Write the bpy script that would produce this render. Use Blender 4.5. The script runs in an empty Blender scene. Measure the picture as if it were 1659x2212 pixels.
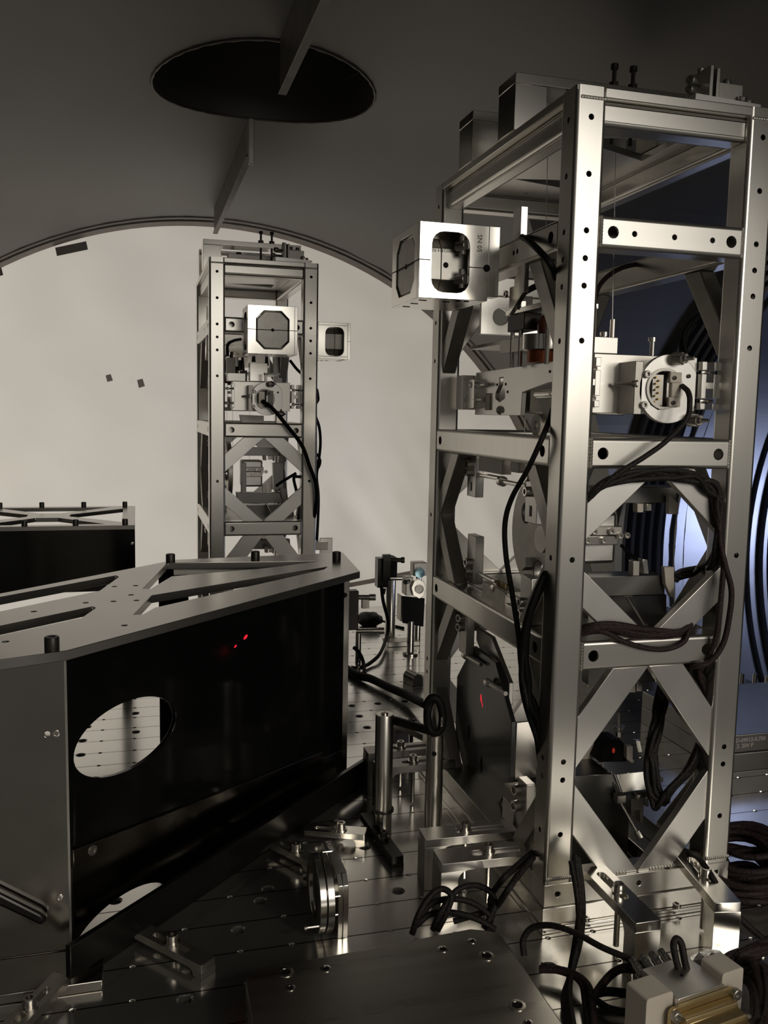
import bpy, bmesh, math, random
from mathutils import Vector, Matrix
from mathutils.geometry import delaunay_2d_cdt
C = bpy.context.scene
COL = C.collection
random.seed(4)
PI = math.pi
V = Vector

# ------------------------------------------------------------------ camera
cd = bpy.data.cameras.new('camera')
cam = bpy.data.objects.new('camera', cd)
COL.objects.link(cam)
cd.sensor_fit = 'VERTICAL'
cd.sensor_height = 36.0
cd.lens = 36.0 * 1914.82 / 2212
cd.clip_start = 0.02
cam.matrix_world = Matrix(((0.963576, 0.010784, -0.267216, 0), (-0.266727, 0.111349, -0.957318, 0),
                           (0.019431, 0.993723, 0.11017, 0), (0, 0, 0, 1)))
C.camera = cam

# ------------------------------------------------------------------ light and exposure
C.view_settings.view_transform = 'Standard'
C.view_settings.look = 'None'
C.view_settings.exposure = 0.0
C.view_settings.gamma = 1.0
C.view_settings.use_curve_mapping = False
w = bpy.data.worlds.new('clean_room')
C.world = w
w.use_nodes = True
w.node_tree.nodes['Background'].inputs[0].default_value = (0.95, 0.90, 0.82, 1)
w.node_tree.nodes['Background'].inputs[1].default_value = 0.08


def area(name, loc, target, size, power, color, size_y=None, spread=None):
    l = bpy.data.lights.new(name, 'AREA')
    l.energy = power
    l.color = color
    l.size = size
    if size_y:
        l.shape = 'RECTANGLE'
        l.size_y = size_y
    if spread:
        l.spread = spread
    o = bpy.data.objects.new(name, l)
    COL.objects.link(o)
    o.location = loc
    o.rotation_euler = (V(target) - V(loc)).to_track_quat('-Z', 'Y').to_euler()
    return o


area('room_light_behind_curtain', (-0.1, 5.0, -0.7), (0.25, 2.66, -0.3), 3.4, 84, (1.0, 0.965, 0.92))
area('added_raking_light', (-2.5, 3.75, 0.5), (0.4, 2.70, -0.2), 0.6, 34, (1.0, 0.965, 0.92))  # added light with no real lamp behind it, rakes the cloth to show wrinkles
area('room_lamp_at_open_door', (1.05, -1.9, 0.75), (0.5, 1.0, -0.1), 0.85, 3.6, (1.0, 0.95, 0.87), 0.6)
area('room_light_at_open_door', (1.3, -2.4, 0.75), (0.45, 1.0, -0.3), 2.4, 25, (1.0, 0.95, 0.87), 1.6)
area('tube_light', (2.6, 1.0, -0.75), (1.72, 2.25, -0.45), 0.3, 2.6, (0.60, 0.68, 1.0), None, 1.2)
sp = bpy.data.lights.new('work_lamp', 'SPOT')
sp.energy = 7
sp.color = (1.0, 0.90, 0.74)
sp.shadow_soft_size = 0.05
sp.spot_size = 1.0
sp.spot_blend = 0.6
so = bpy.data.objects.new('work_lamp', sp)
COL.objects.link(so)
so.location = (0.75, -0.35, 0.25)
so.rotation_euler = (V((0.5, 0.85, -0.42)) - so.location).to_track_quat('-Z', 'Y').to_euler()


# ------------------------------------------------------------------ materials
def mat(name, col, metal=0.0, rough=0.5, var=0.0, scale=40, stretch=(1, 1, 1), bump=0.0, spec=None, rvar=0.0, coat=0):
    m = bpy.data.materials.new(name)
    m.use_nodes = True
    nt = m.node_tree
    b = nt.nodes['Principled BSDF']
    b.inputs['Base Color'].default_value = (*col, 1)
    b.inputs['Metallic'].default_value = metal
    b.inputs['Roughness'].default_value = rough
    if spec is not None:
        b.inputs['Specular IOR Level'].default_value = spec
    if coat:
        b.inputs['Coat Weight'].default_value = coat
    if var or bump or rvar:
        tc = nt.nodes.new('ShaderNodeTexCoord')
        mp = nt.nodes.new('ShaderNodeMapping')
        mp.inputs['Scale'].default_value = stretch
        nz = nt.nodes.new('ShaderNodeTexNoise')
        nz.inputs['Scale'].default_value = scale
        nz.inputs['Detail'].default_value = 4
        nt.links.new(tc.outputs['Object'], mp.inputs[0])
        nt.links.new(mp.outputs[0], nz.inputs['Vector'])
        if var:
            rp = nt.nodes.new('ShaderNodeMapRange')
            rp.inputs['From Min'].default_value = 0.3
            rp.inputs['From Max'].default_value = 0.7
            rp.inputs['To Min'].default_value = 1 - var
            rp.inputs['To Max'].default_value = 1 + var
            mx = nt.nodes.new('ShaderNodeMix')
            mx.data_type = 'RGBA'
            mx.blend_type = 'MULTIPLY'
            mx.inputs['Factor'].default_value = 1
            mx.inputs[6].default_value = (*col, 1)
            nt.links.new(nz.outputs['Fac'], rp.inputs['Value'])
            nt.links.new(rp.outputs[0], mx.inputs[7])
            nt.links.new(mx.outputs[2], b.inputs['Base Color'])
        if rvar:
            rr = nt.nodes.new('ShaderNodeMapRange')
            rr.inputs['From Min'].default_value = 0.3
            rr.inputs['From Max'].default_value = 0.7
            rr.inputs['To Min'].default_value = max(0.02, rough - rvar)
            rr.inputs['To Max'].default_value = rough + rvar
            nt.links.new(nz.outputs['Fac'], rr.inputs['Value'])
            nt.links.new(rr.outputs[0], b.inputs['Roughness'])
        if bump:
            bp = nt.nodes.new('ShaderNodeBump')
            bp.inputs['Strength'].default_value = bump
            bp.inputs['Distance'].default_value = 0.001
            nt.links.new(nz.outputs['Fac'], bp.inputs['Height'])
            nt.links.new(bp.outputs[0], b.inputs['Normal'])
    return m


M_frame = mat('brushed_frame_steel', (0.75, 0.725, 0.67), 1, 0.29, 0.025, 14, (5, 5, 0.3), 0.0)
M_bar = mat('brushed_bar_steel', (0.75, 0.725, 0.67), 1, 0.32, 0.025, 14, (0.3, 5, 5), 0.0)
M_alu = mat('machined_aluminium', (0.79, 0.77, 0.73), 1, 0.35, 0.03, 9, (1, 1, 1), 0.0, rvar=0.04)
M_alub = mat('bright_aluminium', (0.86, 0.83, 0.77), 1, 0.20, 0.03, 14, (6, 6, 0.5), 0.02)
M_alud = mat('dull_aluminium', (0.50, 0.48, 0.44), 1, 0.42, 0.08, 60, (1, 1, 1), 0.03)
M_weld = mat('weld_bead', (0.66, 0.63, 0.56), 1, 0.42, 0.2, 300, (1, 1, 1), 0.2)
M_steel = mat('polished_steel', (0.74, 0.71, 0.66), 1, 0.20, 0.0)
M_screw = mat('screw_steel', (0.66, 0.63, 0.58), 1, 0.26, 0.0)
M_bscrew = mat('blackened_screw', (0.05, 0.045, 0.04), 0.6, 0.4, 0.0)
M_hole = mat('hole_shadow_metal', (0.10, 0.095, 0.09), 1, 0.6, 0.0)
M_blackglass = mat('polished_black_panel', (0.005, 0.005, 0.005), 0, 0.09, 0.0, 3, spec=0.38, rvar=0.03)
M_blackmirror = mat('mirror_black_plate', (0.50, 0.475, 0.43), 1, 0.15, 0.10, 6, rvar=0.05)
M_blackplate = mat('black_anodised_plate', (0.24, 0.232, 0.22), 0.95, 0.30, 0.1, 30, (1, 1, 1), 0.02)
M_rail = mat('matt_black_rail', (0.05, 0.048, 0.045), 0.9, 0.30, 0.1, 30)
M_riser = mat('dark_grey_riser', (0.55, 0.53, 0.49), 1, 0.30, 0.06, 8, (0.4, 6, 6), 0.0, rvar=0.06)
M_weights = mat('grey_weight_plate', (0.30, 0.29, 0.28), 1, 0.38, 0.06, 30)
M_topplate = mat('semi_gloss_black_top', (0.46, 0.44, 0.415), 0.95, 0.26, 0.05, 12)
M_baffle = mat('dark_grey_glass', (0.035, 0.036, 0.036), 0, 0.22, 0.0, spec=0.6)
M_shell = mat('bead_blasted_chamber_steel', (0.155, 0.148, 0.138), 0.5, 0.50, 0.16, 2.2, (1, 0.5, 2.5), 0.0, rvar=0.06)
M_rim = mat('brown_rim_steel', (0.17, 0.15, 0.13), 0.6, 0.5, 0.15, 30, (1, 1, 1), 0.05)
M_tube = mat('beam_tube_steel', (0.17, 0.175, 0.19), 0.7, 0.36, 0.10, 5, (1, 3, 3), 0.0)
M_cable = mat('braided_cable', (0.016, 0.013, 0.012), 0.0, 0.6, 0.6, 420, (1, 1, 1), 0.9, spec=0.3)
M_cabler = mat('reddish_braided_cable', (0.024, 0.014, 0.014), 0.0, 0.6, 0.6, 420, (1, 1, 1), 0.9, spec=0.3)
M_black = mat('matt_black', (0.007, 0.007, 0.007), 0, 0.6, 0.0, spec=0.2)
M_post = mat('satin_post_steel', (0.66, 0.63, 0.57), 1, 0.29, 0.03, 20)
M_peek = mat('cream_plastic', (0.62, 0.56, 0.48), 0, 0.45, 0.04, 30)
M_copper = mat('orange_coil', (0.38, 0.10, 0.035), 0.5, 0.4, 0.3, 300)
M_gold = mat('gold_cover', (0.56, 0.43, 0.22), 0.85, 0.30, 0.1, 40, (1, 1, 1), 0.03)
M_tape = mat('grey_tape', (0.34, 0.31, 0.28), 0, 0.7, 0.35, 25, (1, 1, 1), 0.05)
M_tape2 = mat('pale_grey_tape', (0.42, 0.39, 0.36), 0, 0.7, 0.05, 40)
M_ink = mat('etched_lettering', (0.12, 0.11, 0.10), 0.4, 0.6)
M_inkl = mat('pale_engraving', (0.62, 0.56, 0.52), 0.3, 0.6)
M_glass = mat('clear_glass', (0.9, 0.95, 0.95), 0, 0.03)
M_glass.node_tree.nodes['Principled BSDF'].inputs['Transmission Weight'].default_value = 0.9
M_foil = mat('crumpled_foil', (0.85, 0.84, 0.82), 1, 0.25, 0.1, 200, (1, 1, 1), 0.8)
M_blue = mat('blue_coated_glass', (0.35, 0.58, 0.66), 0.6, 0.15)
M_lower = mat('polished_dark_steel_panel', (0.24, 0.225, 0.20), 1, 0.17, 0.08, 5)
M_clear = mat('dark_amber_lens', (0.16, 0.055, 0.03), 0.3, 0.12)


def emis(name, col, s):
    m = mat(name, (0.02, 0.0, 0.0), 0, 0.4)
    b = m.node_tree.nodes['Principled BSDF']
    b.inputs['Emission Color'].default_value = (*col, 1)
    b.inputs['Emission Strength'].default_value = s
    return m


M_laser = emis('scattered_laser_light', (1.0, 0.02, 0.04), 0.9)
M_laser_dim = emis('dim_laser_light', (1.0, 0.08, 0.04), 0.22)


def curtain_mat():
    m = bpy.data.materials.new('white_curtain_cloth')
    m.use_nodes = True
    nt = m.node_tree
    b = nt.nodes['Principled BSDF']
    b.inputs['Base Color'].default_value = (0.80, 0.76, 0.70, 1)
    b.inputs['Roughness'].default_value = 0.8
    b.inputs['Specular IOR Level'].default_value = 0.15
    tl = nt.nodes.new('ShaderNodeBsdfTranslucent')
    tl.inputs[0].default_value = (0.80, 0.76, 0.69, 1)
    mx = nt.nodes.new('ShaderNodeMixShader')
    mx.inputs[0].default_value = 0.5
    tc = nt.nodes.new('ShaderNodeTexCoord')
    wv = nt.nodes.new('ShaderNodeTexNoise')
    wv.inputs['Scale'].default_value = 260
    bp = nt.nodes.new('ShaderNodeBump')
    bp.inputs['Strength'].default_value = 0.15
    bp.inputs['Distance'].default_value = 0.001
    out = nt.nodes['Material Output']
    L = nt.links.new
    L(tc.outputs['Object'], wv.inputs['Vector'])
    L(wv.outputs['Fac'], bp.inputs['Height'])
    L(bp.outputs[0], b.inputs['Normal'])
    L(b.outputs[0], mx.inputs[1])
    L(tl.outputs[0], mx.inputs[2])
    L(mx.outputs[0], out.inputs[0])
    return m


M_curtain = curtain_mat()


def through(m, col, k):
    nt = m.node_tree
    b = nt.nodes['Principled BSDF']
    tl = nt.nodes.new('ShaderNodeBsdfTranslucent'); tl.inputs[0].default_value = (*col, 1)
    mx = nt.nodes.new('ShaderNodeMixShader'); mx.inputs[0].default_value = k
    nt.links.new(b.outputs[0], mx.inputs[1]); nt.links.new(tl.outputs[0], mx.inputs[2])
    nt.links.new(mx.outputs[0], nt.nodes['Material Output'].inputs[0])


through(M_tape, (0.30, 0.28, 0.26), 0.5)
through(M_tape2, (0.60, 0.57, 0.54), 0.5)


def table_mat():
    """Satin aluminium with thin scribed lines along the hole rows."""
    m = mat('satin_table_aluminium', (0.74, 0.72, 0.68), 0.92, 0.18, 0.04, 6, rvar=0.04)
    nt = m.node_tree
    b = nt.nodes['Principled BSDF']
    L = nt.links.new
    tc = nt.nodes.new('ShaderNodeTexCoord')
    sx = nt.nodes.new('ShaderNodeSeparateXYZ')
    L(tc.outputs['Object'], sx.inputs[0])

    def line(sock, off, width):
        a = nt.nodes.new('ShaderNodeMath'); a.operation = 'ADD'; a.inputs[1].default_value = -off
        L(sock, a.inputs[0])
        d = nt.nodes.new('ShaderNodeMath'); d.operation = 'DIVIDE'; d.inputs[1].default_value = PITCH
        L(a.outputs[0], d.inputs[0])
        r = nt.nodes.new('ShaderNodeMath'); r.operation = 'ROUND'
        L(d.outputs[0], r.inputs[0])
        s = nt.nodes.new('ShaderNodeMath'); s.operation = 'SUBTRACT'
        L(d.outputs[0], s.inputs[0]); L(r.outputs[0], s.inputs[1])
        ab = nt.nodes.new('ShaderNodeMath'); ab.operation = 'ABSOLUTE'
        L(s.outputs[0], ab.inputs[0])
        lt = nt.nodes.new('ShaderNodeMath'); lt.operation = 'LESS_THAN'; lt.inputs[1].default_value = width / PITCH
        L(ab.outputs[0], lt.inputs[0])
        return lt.outputs[0]
    f = line(sx.outputs[1], 0.8699 - 1.43, 0.0009)
    mx = nt.nodes.new('ShaderNodeMix'); mx.data_type = 'RGBA'
    src = b.inputs['Base Color'].links[0].from_socket
    L(f, mx.inputs['Factor']); L(src, mx.inputs[6])
    mx.inputs[7].default_value = (0.06, 0.055, 0.05, 1)
    L(mx.outputs[2], b.inputs['Base Color'])
    return m


TZ = -0.558           # height of the table top
PITCH = 0.0538
M_table = table_mat()

# ------------------------------------------------------------------ mesh helpers
def frame(o, u, v):
    u = V(u).normalized(); v = V(v); v = (v - u * v.dot(u)).normalized(); n = u.cross(v)
    m = Matrix((u, v, n)).transposed().to_4x4(); m.translation = V(o); return m


def FXZ(y):            # plate facing the door: u = X, v = Z, extruded towards -Y
    return frame((0, y, 0), (1, 0, 0), (0, 0, 1))


def FYZ(x):            # plate facing -X: u = -Y, v = Z ; n = -X
    return frame((x, 0, 0), (0, -1, 0), (0, 0, 1))


def FXY(z):
    return frame((0, 0, z), (1, 0, 0), (0, 1, 0))


def circ(cx, cy, r, n=14, a0=0.0):
    return [(cx + r * math.cos(a0 + 2 * PI * i / n), cy + r * math.sin(a0 + 2 * PI * i / n)) for i in range(n)]


def rect(x0, y0, x1, y1):
    return [(x0, y0), (x1, y0), (x1, y1), (x0, y1)]


def rrect(x0, y0, x1, y1, r, n=4):
    p = []
    for cx, cy, a in ((x1 - r, y0 + r, -PI / 2), (x1 - r, y1 - r, 0), (x0 + r, y1 - r, PI / 2), (x0 + r, y0 + r, PI)):
        for i in range(n + 1):
            t = a + PI / 2 * i / n
            p.append((cx + r * math.cos(t), cy + r * math.sin(t)))
    return p


def inside(p, poly):
    x, y = p; c = False; j = len(poly) - 1
    for i in range(len(poly)):
        xi, yi = poly[i]; xj, yj = poly[j]
        if (yi > y) != (yj > y) and x < (xj - xi) * (y - yi) / (yj - yi) + xi:
            c = not c
        j = i
    return c


class MB:
    def __init__(s):
        s.bm = bmesh.new()

    def face(s, vs):
        try:
            s.bm.faces.new(vs)
        except ValueError:
            pass

    def box(s, c, d, M=None):
        M = M or Matrix()
        v = [s.bm.verts.new(M @ V((c[0] + d[0] * a / 2, c[1] + d[1] * b / 2, c[2] + d[2] * e / 2)))
             for e in (-1, 1) for b in (-1, 1) for a in (-1, 1)]
        for f in ((0, 2, 3, 1), (4, 5, 7, 6), (0, 1, 5, 4), (2, 6, 7, 3), (0, 4, 6, 2), (1, 3, 7, 5)):
            s.face([v[i] for i in f])
        return s

    def bx(s, x0, x1, y0, y1, z0, z1):
        return s.box(((x0 + x1) / 2, (y0 + y1) / 2, (z0 + z1) / 2), (abs(x1 - x0), abs(y1 - y0), abs(z1 - z0)))

    def prism(s, outer, holes, t0, t1, M):
        loops = [outer] + list(holes)
        co, ed, k = [], [], 0
        for lp in loops:
            n = len(lp)
            co += [V(p) for p in lp]
            ed += [(k + i, k + (i + 1) % n) for i in range(n)]
            k += n
        if holes or len(outer) > 4:
            vo, eo, fo, ov, oe, of = delaunay_2d_cdt(co, ed, [], 0, 1e-7)
            tris = []
            hb = [(min(p[0] for p in h), max(p[0] for p in h), min(p[1] for p in h), max(p[1] for p in h), h) for h in holes]
            for f in fo:
                cx = sum(vo[i][0] for i in f) / 3; cy = sum(vo[i][1] for i in f) / 3
                if not inside((cx, cy), outer):
                    continue
                if any(a < cx < b and c < cy < d and inside((cx, cy), h) for a, b, c, d, h in hb):
                    continue
                a, b, c = (vo[i] for i in f)
                if (b[0] - a[0]) * (c[1] - a[1]) - (b[1] - a[1]) * (c[0] - a[0]) < 0:
                    f = f[::-1]
                tris.append(f)
            m = {}
            for i, l in enumerate(ov):
                for q in l:
                    m[q] = i
        else:
            vo = co; m = {i: i for i in range(len(co))}
            ar = sum(co[i][0] * co[(i + 1) % 4 % len(co)][1] - co[(i + 1) % len(co)][0] * co[i][1] for i in range(len(co)))
            f = list(range(len(co)))
            tris = [f if ar > 0 else f[::-1]]
        lo = [s.bm.verts.new(M @ V((p[0], p[1], t0))) for p in vo]
        hi = [s.bm.verts.new(M @ V((p[0], p[1], t1))) for p in vo]
        for f in tris:
            s.face([hi[i] for i in f]); s.face([lo[i] for i in f[::-1]])
        k = 0
        for li, lp in enumerate(loops):
            n = len(lp)
            ar = sum(lp[i][0] * lp[(i + 1) % n][1] - lp[(i + 1) % n][0] * lp[i][1] for i in range(n))
            fl = (ar < 0) != (li > 0)
            for i in range(n):
                a, b = m.get(k + i), m.get(k + (i + 1) % n)
                if a is None or b is None or a == b:
                    continue
                q = [lo[a], lo[b], hi[b], hi[a]]
                s.face(q[::-1] if fl else q)
            k += n
        return s

    def lathe(s, prof, M, n=24, close=False):
        """prof: (r, h) pairs, revolved about local Z of M."""
        rings = []
        for r, h in prof:
            if r < 1e-6:
                rings.append([s.bm.verts.new(M @ V((0, 0, h)))])
            else:
                rings.append([s.bm.verts.new(M @ V((r * math.cos(2 * PI * i / n), r * math.sin(2 * PI * i / n), h))) for i in range(n)])
        if close:
            rings.append(rings[0])
        for a, b in zip(rings, rings[1:]):
            for i in range(n):
                j = (i + 1) % n
                if len(a) == 1 and len(b) == 1:
                    continue
                if len(a) == 1:
                    s.face([a[0], b[j], b[i]][::-1])
                elif len(b) == 1:
                    s.face([a[i], a[j], b[0]])
                else:
                    s.face([a[i], a[j], b[j], b[i]])
        return s

    def cyl(s, p0, p1, r, r2=None, n=16):
        p0, p1 = V(p0), V(p1); d = p1 - p0
        M = d.to_track_quat('Z', 'Y').to_matrix().to_4x4(); M.translation = p0
        L = d.length; r2 = r if r2 is None else r2
        return s.lathe([(0, 0), (r, 0), (r2, L), (0, L)], M, n)

    def tube(s, pts, r, n=8, rf=None):
        pts = [V(p) for p in pts]
        up = V((0.13, 0.21, 0.97)); rings = []
        for i, p in enumerate(pts):
            t = (pts[min(i + 1, len(pts) - 1)] - pts[max(i - 1, 0)]).normalized()
            a = t.cross(up)
            if a.length < 1e-3:
                a = t.cross(V((1, 0, 0)))
            a.normalize(); b = a.cross(t); up = b
            q = r if rf is None else r * rf(i)
            rings.append([s.bm.verts.new(p + (a * math.cos(2 * PI * k / n) + b * math.sin(2 * PI * k / n)) * q) for k in range(n)])
        for A, B in zip(rings, rings[1:]):
            for k in range(n):
                s.face([A[k], B[k], B[(k + 1) % n], A[(k + 1) % n]])
        s.face(rings[0]); s.face(rings[-1][::-1])
        return s


def spline(pts, m=8):
    P = [V(p) for p in pts]
    P = [P[0] * 2 - P[1]] + P + [P[-1] * 2 - P[-2]]
    out = []
    for i in range(1, len(P) - 2):
        a, b, c, d = P[i - 1:i + 3]
        for k in range(m):
            t = k / m
            out.append(0.5 * ((2 * b) + (c - a) * t + (2 * a - 5 * b + 4 * c - d) * t * t + (3 * b - a - 3 * c + d) * t ** 3))
    out.append(P[-2])
    return out


W = {}


def obj(name, mb, m, parent=None, bev=0.0, smooth=30, label=None):
    me = bpy.data.meshes.new(name)
    if parent is not None and W[parent].length:
        bmesh.ops.translate(mb.bm, verts=mb.bm.verts, vec=-W[parent])
    bmesh.ops.recalc_face_normals(mb.bm, faces=mb.bm.faces)
    mb.bm.to_mesh(me); mb.bm.free()
    me.materials.append(m)
    if smooth:
        me.shade_smooth(); me.set_sharp_from_angle(angle=math.radians(smooth))
    o = bpy.data.objects.new(name, me)
    COL.objects.link(o)
    W[o] = V((0, 0, 0)) if parent is None else W[parent].copy()
    if parent is not None:
        o.parent = parent
    if bev:
        b = o.modifiers.new('edge', 'BEVEL'); b.width = bev; b.segments = 2; b.limit_method = 'ANGLE'; b.angle_limit = 0.6
        b.harden_normals = False
    if label:
        o['label'] = label
    return o


def tag(o, label, cat, group=None):
    o['label'] = label; o['category'] = cat
    if group:
        o['group'] = group
    return o


def thing(name, label, cat, loc, rz=0.0, group=None, local=False):
    o = bpy.data.objects.new(name, None)
    o.empty_display_size = 0.02
    COL.objects.link(o); o.location = loc; o.rotation_euler = (0, 0, rz)
    W[o] = V((0, 0, 0)) if local else V(loc)
    return tag(o, label, cat, group)


def struct(o):
    o['kind'] = 'structure'; return o


def copy_tree(o, parent=None):
    c = o.copy(); COL.objects.link(c); W[c] = W[o]
    if parent is not None:
        c.parent = parent
    for ch in list(o.children):
        copy_tree(ch, c)
    return c


BC = {}


def bolt(parent, p, axis=(0, 0, 1), r=0.004, h=0.006, shank=0.0, m=None, name='bolt', kind='socket'):
    """Socket-head cap screw; p is the underside of the head, axis points out of the head."""
    m = m or M_screw
    key = (r, h, shank, m.name, kind)
    if key not in BC:
        mb = MB(); I = Matrix()
        ri = r * 0.55
        prof = [(0, h * 0.35), (ri, h * 0.35), (ri, h), (r * 0.9, h), (r, h * 0.9), (r, 0), (0, 0)]
        if kind == 'hex':
            prof = [(0, h), (r * 0.62, h), (r * 0.62, h * 0.45), (r, h * 0.45), (r, 0), (0, 0)]
        mb.lathe(prof, I, 12)
        if shank:
            mb.lathe([(r * 0.55, 0.0005), (r * 0.55, -shank), (0, -shank)], I, 10)
        me = bpy.data.meshes.new(name)
        bmesh.ops.recalc_face_normals(mb.bm, faces=mb.bm.faces)
        mb.bm.to_mesh(me); mb.bm.free(); me.materials.append(m)
        me.shade_smooth(); me.set_sharp_from_angle(angle=0.6)
        BC[key] = me
    o = bpy.data.objects.new(name, BC[key]); COL.objects.link(o)
    o.parent = parent; o.location = V(p) - W[parent]
    o.rotation_euler = V(axis).to_track_quat('Z', 'Y').to_euler()
    W[o] = V(p)
    return o


def text(parent, s, size, M, m, name='engraving', ext=0.0002):
    cu = bpy.data.curves.new(name, 'FONT'); cu.body = s; cu.size = size; cu.extrude = ext
    cu.materials.append(m); cu.resolution_u = 2
    tmp = bpy.data.objects.new(name, cu)
    me = bpy.data.meshes.new_from_object(tmp)
    bpy.data.objects.remove(tmp)
    o = bpy.data.objects.new(name, me); COL.objects.link(o)
    o.parent = parent
    M = M.copy(); M.translation = M.translation - W[parent]
    o.matrix_local = M; W[o] = W[parent]
    return o


def cable(name, label, pts, r, m=None, group=None, sm=8, cat='cable', parent=None):
    mb = MB(); mb.tube(spline(pts, sm), r, 8)
    o = obj(name, mb, m or M_cable, parent, smooth=60)
    if parent is None:
        tag(o, label, cat, group)
    return o


def sqtube(mb, M, L, w, h=None, holes=(), wall=0.003, rc=0.004):
    """Rounded square tube along local Z from 0 to L; holes: (face, z, r), faces 0:-y 1:+x 2:+y 3:-x."""
    h = h or w
    for f in range(4):
        wd = w if f in (0, 2) else h
        dp = h if f in (0, 2) else w
        a = -PI / 2 + f * PI / 2
        n = V((math.cos(a), math.sin(a), 0)); v = V((0, 0, 1)); u = v.cross(n)
        F = M @ frame(n * (dp / 2 - wall), u, v)
        hs = [circ(t[3] if len(t) > 3 else 0, t[1], t[2], 12) for t in holes if t[0] == f]
        mb.prism(rect(-(wd / 2 - rc), 0, wd / 2 - rc, L), hs, 0, wall, F)
        # rounded corner after face f
        cc = V((w / 2 - rc, -h / 2 + rc, 0)) if f == 0 else V((w / 2 - rc, h / 2 - rc, 0)) if f == 1 else V((-w / 2 + rc, h / 2 - rc, 0)) if f == 2 else V((-w / 2 + rc, -h / 2 + rc, 0))
        ring = []
        for i in range(5):
            t = a + PI / 2 * i / 4
            d = V((math.cos(t), math.sin(t), 0)) * rc
            ring.append((mb.bm.verts.new(M @ (cc + d)), mb.bm.verts.new(M @ (cc + d + V((0, 0, L))))))
        for p, q in zip(ring, ring[1:]):
            mb.face([p[0], q[0], q[1], p[1]])
        c0 = mb.bm.verts.new(M @ cc); c1 = mb.bm.verts.new(M @ (cc + V((0, 0, L))))
        mb.face([c0] + [p[0] for p in ring]); mb.face([c1] + [p[1] for p in ring])
    return mb


def MZ(x, y, z):       # local z up
    m = Matrix(); m.translation = (x, y, z); return m


def MX(x, y, z):       # tube running along +X, local -y faces -Y
    m = Matrix(((0, 0, 1), (0, 1, 0), (-1, 0, 0))).to_4x4(); m.translation = (x, y, z); return m


def MY(x, y, z):       # tube running along +Y, local -y faces -X
    m = Matrix(((0, 1, 0), (0, 0, 1), (1, 0, 0))).to_4x4(); m.translation = (x, y, z); return m


def weld(par, p0, p1, r=0.0017, n=9):
    mb = MB()
    p0, p1 = V(p0), V(p1)
    k = n * 4
    mb.tube([p0.lerp(p1, i / k) for i in range(k + 1)], r, 6, lambda i: 0.80 + 0.22 * abs(math.sin(PI * i / 4)))
    return obj('weld_bead', mb, M_weld, par)

# ------------------------------------------------------------------ the chamber (setting)
CX, CZ, CR = 0.21, -0.608, 1.146
Y0, Y1 = 0.40, 2.63
NY, NZ, NR = 1.43, -0.36, 0.80       # side nozzle axis and radius
PX, PY, PR = 0.21, 1.535, 0.182        # ceiling port


def cylpt(th, y):
    return V((CX + CR * math.cos(th), y, CZ + CR * math.sin(th)))


def sheet(name, t0, t1, hole=None, n=32):
    """Part of the barrel between angles t0 and t1, optionally with a hole given as a loop of (angle, y)."""
    mb = MB()
    if not hole:
        g = [[mb.bm.verts.new(cylpt(t0 + (t1 - t0) * i / n, Y0 + (Y1 - Y0) * j / 6)) for j in range(7)] for i in range(n + 1)]
        for i in range(n):
            for j in range(6):
                mb.face([g[i][j], g[i + 1][j], g[i + 1][j + 1], g[i][j + 1]])
    else:
        N = len(hole)
        ca = sum(p[0] for p in hole) / N; cy = sum(p[1] for p in hole) / N
        ray_pts = []
        for a, y in hole:
            da, dy = a - ca, y - cy
            ks = []
            if da > 1e-9: ks.append((t1 - ca) / da)
            if da < -1e-9: ks.append((t0 - ca) / da)
            if dy > 1e-9: ks.append((Y1 - cy) / dy)
            if dy < -1e-9: ks.append((Y0 - cy) / dy)
            k = min(ks); ray_pts.append((ca + da * k, cy + dy * k))
        for c in ((t0, Y0), (t0, Y1), (t1, Y0), (t1, Y1)):   # snap one ray to each corner
            i = min(range(N), key=lambda q: (ray_pts[q][0] - c[0]) ** 2 + (ray_pts[q][1] - c[1]) ** 2)
            ray_pts[i] = c
        S = 20
        g = [[mb.bm.verts.new(cylpt(h[0] + (o[0] - h[0]) * s / S, h[1] + (o[1] - h[1]) * s / S)) for s in range(S + 1)] for h, o in zip(hole, ray_pts)]
        for i in range(N):
            for s in range(S):
                j = (i + 1) % N
                mb.face([g[i][s], g[j][s], g[j][s + 1], g[i][s + 1]])
    o = struct(obj(name, mb, M_shell, smooth=80))
    return o


D = math.radians
port = []
for i in range(96):
    a = 2 * PI * i / 96
    x = PR * math.cos(a)
    port.append((math.acos(x / CR), PY + PR * math.sin(a)))
sheet('ceiling', D(76), D(150), port)
noz = []
for i in range(128):
    a = 2 * PI * i / 128
    noz.append((math.asin((NZ + NR * math.sin(a) - CZ) / CR), NY + NR * math.cos(a)))
sheet('wall_right', D(-50), D(76), noz)
sheet('wall_left', D(150), D(210))
sheet('floor', D(210), D(310))

# door rim at the far end, two stepped bands
RY = frame((CX, Y1, CZ), (1, 0, 0), (0, 0, 1))        # local z = -Y
mb = MB().lathe([(1.146, 0.03), (1.1425, 0.029), (1.1425, 0.004), (1.1455, 0.003), (1.1455, -0.004), (1.139, -0.005), (1.139, -0.070), (1.30, -0.070), (1.30, 0.03)], RY, 160)
struct(obj('trim_1', mb, M_rim, smooth=40))

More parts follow.
